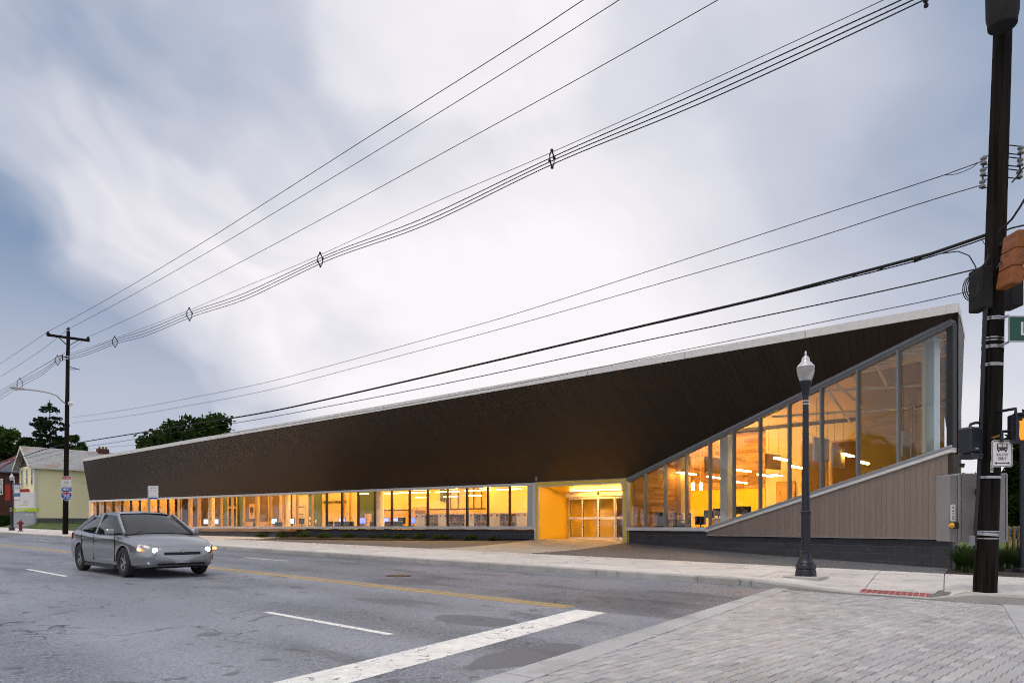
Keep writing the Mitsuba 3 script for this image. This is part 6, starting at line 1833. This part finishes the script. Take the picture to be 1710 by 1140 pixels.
# ---------------------------------------------------------------- silver car in the near lane
FWD = -E2
cs_, cn_ = 15.4 + 2.35, 6.6
cp = W(cs_, cn_)
CM = np.eye(4)
slope_v = np.array([FWD[0], FWD[1], -0.0118])
CM[:3, 0] = slope_v / np.linalg.norm(slope_v)
CM[:3, 1] = [-FWD[1], FWD[0], 0]
CM[:3, 2] = np.cross(CM[:3, 0], CM[:3, 1])
CM[:3, 3] = [cp[0], cp[1], float(zr(cs_))]


def loft(st):
    """Closed surface through sections: each a list of (y, z) for the left half, mirrored."""
    v, f, k = [], [], None
    for x, sec in st:
        full = [(x, y, z) for y, z in sec] + [(x, -y, z) for y, z in sec[::-1] if y > 1e-6]
        k = len(full)
        v += full
    for i in range(len(st) - 1):
        for j in range(k):
            a, b = i * k + j, i * k + (j + 1) % k
            f += [[a, b, a + k], [b, b + k, a + k]]
    for i, flip in ((0, 1), ((len(st) - 1) * k, 0)):
        for j in range(1, k - 1):
            f.append([i, i + j + 1, i + j] if not flip else [i, i + j, i + j + 1])
    m = trimesh.Trimesh(np.array(v), np.array(f), process=True)
    m.fix_normals()
    return m


def body_sec(w, zb, zt, crown):
    zm = zb + (zt - zb) * 0.5
    return [(0, zb), (w * 0.86, zb), (w * 0.96, zb + 0.06), (w * 0.995, zb + 0.2), (w, zm), (w * 0.985, zt - 0.14), (w * 0.95, zt - 0.05), (w * 0.86, zt), (w * 0.4, zt + crown * 0.8), (0, zt + crown)]


xs = [(-2.38, 0.66, 0.42, 0.74, 0.01), (-2.33, 0.78, 0.30, 0.92, 0.015), (-2.2, 0.84, 0.26, 1.00, 0.02), (-1.9, 0.88, 0.22, 1.02, 0.03), (-1.4, 0.905, 0.20, 0.99, 0.03), (-0.7, 0.915, 0.19, 0.955, 0.03), (0.2, 0.915, 0.19, 0.935, 0.03), (0.9, 0.91, 0.19, 0.93, 0.035), (1.3, 0.90, 0.20, 0.90, 0.05), (1.75, 0.875, 0.21, 0.84, 0.05), (2.1, 0.81, 0.23, 0.76, 0.045), (2.28, 0.72, 0.26, 0.68, 0.04), (2.36, 0.58, 0.34, 0.56, 0.02)]
bodym = loft([(x, body_sec(w, zb, zt, c)) for x, w, zb, zt, c in xs])
arches = [move(tcyl(radius=0.37, height=0.5, sections=36).apply_transform(trimesh.transformations.rotation_matrix(np.pi / 2, [1, 0, 0])), at_m(x, y, 0.33)) for x in (-1.42, 1.40) for y in (-0.9, 0.9)]
try:
    bodym = trimesh.boolean.difference([bodym] + arches, engine='manifold')
except Exception:
    pass
car = thing('saloon_car', 'silver saloon car with lit headlamps driving past the library', 'car')
part(car, 'body', move(bodym, CM), 'mat_car_paint', smooth=32)


def green(w0, w1, z0, z1):
    return [(0, z0), (w0, z0), (w0 * 0.99, z0 + (z1 - z0) * 0.3), ((w0 + w1) / 2 * 0.99, z0 + (z1 - z0) * 0.65), (w1, z1 - 0.05), (w1 * 0.88, z1 - 0.005), (0, z1 + 0.02)]


gh = [(-1.95, 0.72, 0.70, 0.99, 1.03), (-1.55, 0.79, 0.62, 0.96, 1.24), (-1.15, 0.82, 0.585, 0.94, 1.385), (-0.6, 0.83, 0.60, 0.92, 1.435), (-0.1, 0.83, 0.605, 0.90, 1.44), (0.3, 0.83, 0.59, 0.90, 1.40), (0.75, 0.82, 0.63, 0.90, 1.20), (1.2, 0.76, 0.74, 0.90, 0.955)]
part(car, 'glasshouse', move(loft([(x, green(a, b, z0, z1)) for x, a, b, z0, z1 in gh]), CM), 'mat_car_glass', smooth=30)
rp = [(x, a, b, z1) for x, a, b, z0, z1 in gh if -1.3 < x < 0.5]
v = np.array([(x, y, z) for x, a, b, z1 in rp for y, z in ((b + 0.012, z1 - 0.06), (b * 0.9, z1 + 0.006), (0, z1 + 0.034), (-b * 0.9, z1 + 0.006), (-b - 0.012, z1 - 0.06))])
f = [t for i in range(len(rp) - 1) for j in range(4) for t in ([i * 5 + j, i * 5 + j + 1, i * 5 + j + 5], [i * 5 + j + 1, i * 5 + j + 6, i * 5 + j + 5])]
part(car, 'roof', move(trimesh.Trimesh(v, f, process=False), CM), 'mat_car_paint', smooth=40)
for sg_ in (-1, 1):
    for x0, y0, z0, x1, y1, z1 in ((1.18, 0.765, 0.95, 0.32, 0.60, 1.385), (-0.32, 0.825, 0.93, -0.40, 0.61, 1.40), (-1.93, 0.725, 1.02, -1.15, 0.595, 1.36)):
        part(car, 'pillar', move(bar([x0, sg_ * (y0 + 0.012), z0], [x1, sg_ * (y1 + 0.014), z1], 0.05, 0.07 if x0 > 0 else 0.09), CM), 'mat_car_paint')
    part(car, 'mirror', move(bbx(0.72, 0.90, sg_ * 0.86 if sg_ > 0 else -1.04, 1.04 if sg_ > 0 else -0.86, 0.93, 1.06, 0.03), CM), 'mat_car_paint')
    for dx in (0.98, -0.34, -1.2):
        part(car, 'door_seam', move(bx(dx - 0.003, dx + 0.003, sg_ * 0.9, sg_ * 0.9152, 0.32, 0.90), CM), 'mat_dark_gap')
    for dx in (-0.15, -1.05):
        part(car, 'door_handle', move(bbx(dx - 0.09, dx + 0.09, min(sg_ * 0.905, sg_ * 0.935), max(sg_ * 0.905, sg_ * 0.935), 0.80, 0.825, 0.006), CM), 'mat_car_paint')
    part(car, 'sill_trim', move(bx(-0.98, 0.98, min(sg_ * 0.87, sg_ * 0.912), max(sg_ * 0.87, sg_ * 0.912), 0.17, 0.235), CM), 'mat_dark_metal')
    hl = np.array([(2.02, 0.66, 0.60), (2.02, 0.835, 0.61), (2.02, 0.66, 0.74), (2.02, 0.80, 0.74), (2.325, 0.42, 0.565), (2.325, 0.42, 0.645), (2.25, 0.70, 0.58), (2.24, 0.68, 0.685)]) * [1, sg_, 1]
    hp = part(car, 'headlamp', move(trimesh.convex.convex_hull(hl), CM), 'mat_lens')
    glow(hp, 'lamp', move(tcyl(radius=0.058, height=0.02, sections=18).apply_transform(trimesh.transformations.rotation_matrix(np.pi / 2, [0, 1, 0])).apply_translation([2.325, sg_ * 0.57, 0.615]), CM), (0.7, 0.66, 0.6), 'mat_lens')
    glow(hp, 'turn_lamp', move(bbx(2.06, 2.20, min(sg_ * 0.80, sg_ * 0.838), max(sg_ * 0.80, sg_ * 0.838), 0.60, 0.66, 0.008), CM), (0.5, 0.16, 0.015), 'mat_lens')
    tl_ = np.array([(-2.34, 0.50, 0.74), (-2.34, 0.50, 0.90), (-2.02, 0.885, 0.78), (-2.02, 0.87, 0.93), (-2.36, 0.72, 0.74), (-2.33, 0.74, 0.91)]) * [1, sg_, 1]
    part(car, 'tail_lamp', move(trimesh.convex.convex_hull(tl_), CM), 'mat_red')
part(car, 'grille', move(cat(bbx(2.27, 2.366, -0.40, 0.40, 0.50, 0.575, 0.012), *[bx(2.366, 2.372, -0.38, 0.38, z, z + 0.006) for z in (0.515, 0.533, 0.551)]), CM), 'mat_dark_metal')
part(car, 'badge', move(tcyl(radius=0.045, height=0.02, sections=20).apply_transform(trimesh.transformations.rotation_matrix(np.pi / 2, [0, 1, 0])).apply_translation([2.366, 0, 0.605]), CM), 'mat_silver')
part(car, 'lower_intake', move(bbx(2.22, 2.352, -0.52, 0.52, 0.285, 0.40, 0.02), CM), 'mat_dark_gap')
for y in (-0.63, 0.63):
    part(car, 'fog_lamp', move(bbx(2.18, 2.295, y - 0.07, y + 0.07, 0.31, 0.38, 0.015), CM), 'mat_lens')
part(car, 'bonnet_seam', move(cat(*[bar([2.2, sy * 0.60, 0.735], [1.25, sy * 0.80, 0.918], 0.006, 0.004) for sy in (-1, 1)]), CM), 'mat_dark_gap')
part(car, 'wiper', move(cat(*[bar([1.17, y, 0.975], [0.95, y + 0.45, 1.085], 0.014, 0.012) for y in (-0.5, 0.05)]), CM), 'mat_dark_gap')
part(car, 'licence_plate', move(bx(2.353, 2.360, -0.16, 0.16, 0.33, 0.41), CM), 'mat_sign_grey')
tyre = [(0.20, -0.10), (0.29, -0.105), (0.32, -0.085), (0.33, -0.05), (0.33, 0.05), (0.32, 0.085), (0.29, 0.105), (0.20, 0.10), (0.20, -0.10)]
for x in (-1.42, 1.40):
    for y in (-0.79, 0.79):
        mw = CM @ at_m(x, y, 0.33) @ trimesh.transformations.rotation_matrix(np.pi / 2, [1, 0, 0])
        wh = part(car, 'wheel', lathe(tyre, 36, mw), 'mat_rubber', smooth=40)
        rim = [trimesh.creation.annulus(0.175, 0.205, 0.16, sections=30), tcyl(radius=0.05, height=0.13, sections=16)]
        for q in range(5):
            a = q * 1.2566
            for e in (-0.14, 0.14):
                rim.append(bar([0.04 * math.cos(a), 0.04 * math.sin(a), 0.05 if y < 0 else -0.05], [0.185 * math.cos(a + e), 0.185 * math.sin(a + e), 0.06 if y < 0 else -0.06], 0.03))
        part(wh, 'rim', move(cat(rim), mw), 'mat_silver')
part(car, 'underbody', move(bx(-2.0, 2.0, -0.72, 0.72, 0.20, 0.45), CM), 'mat_dark_gap')
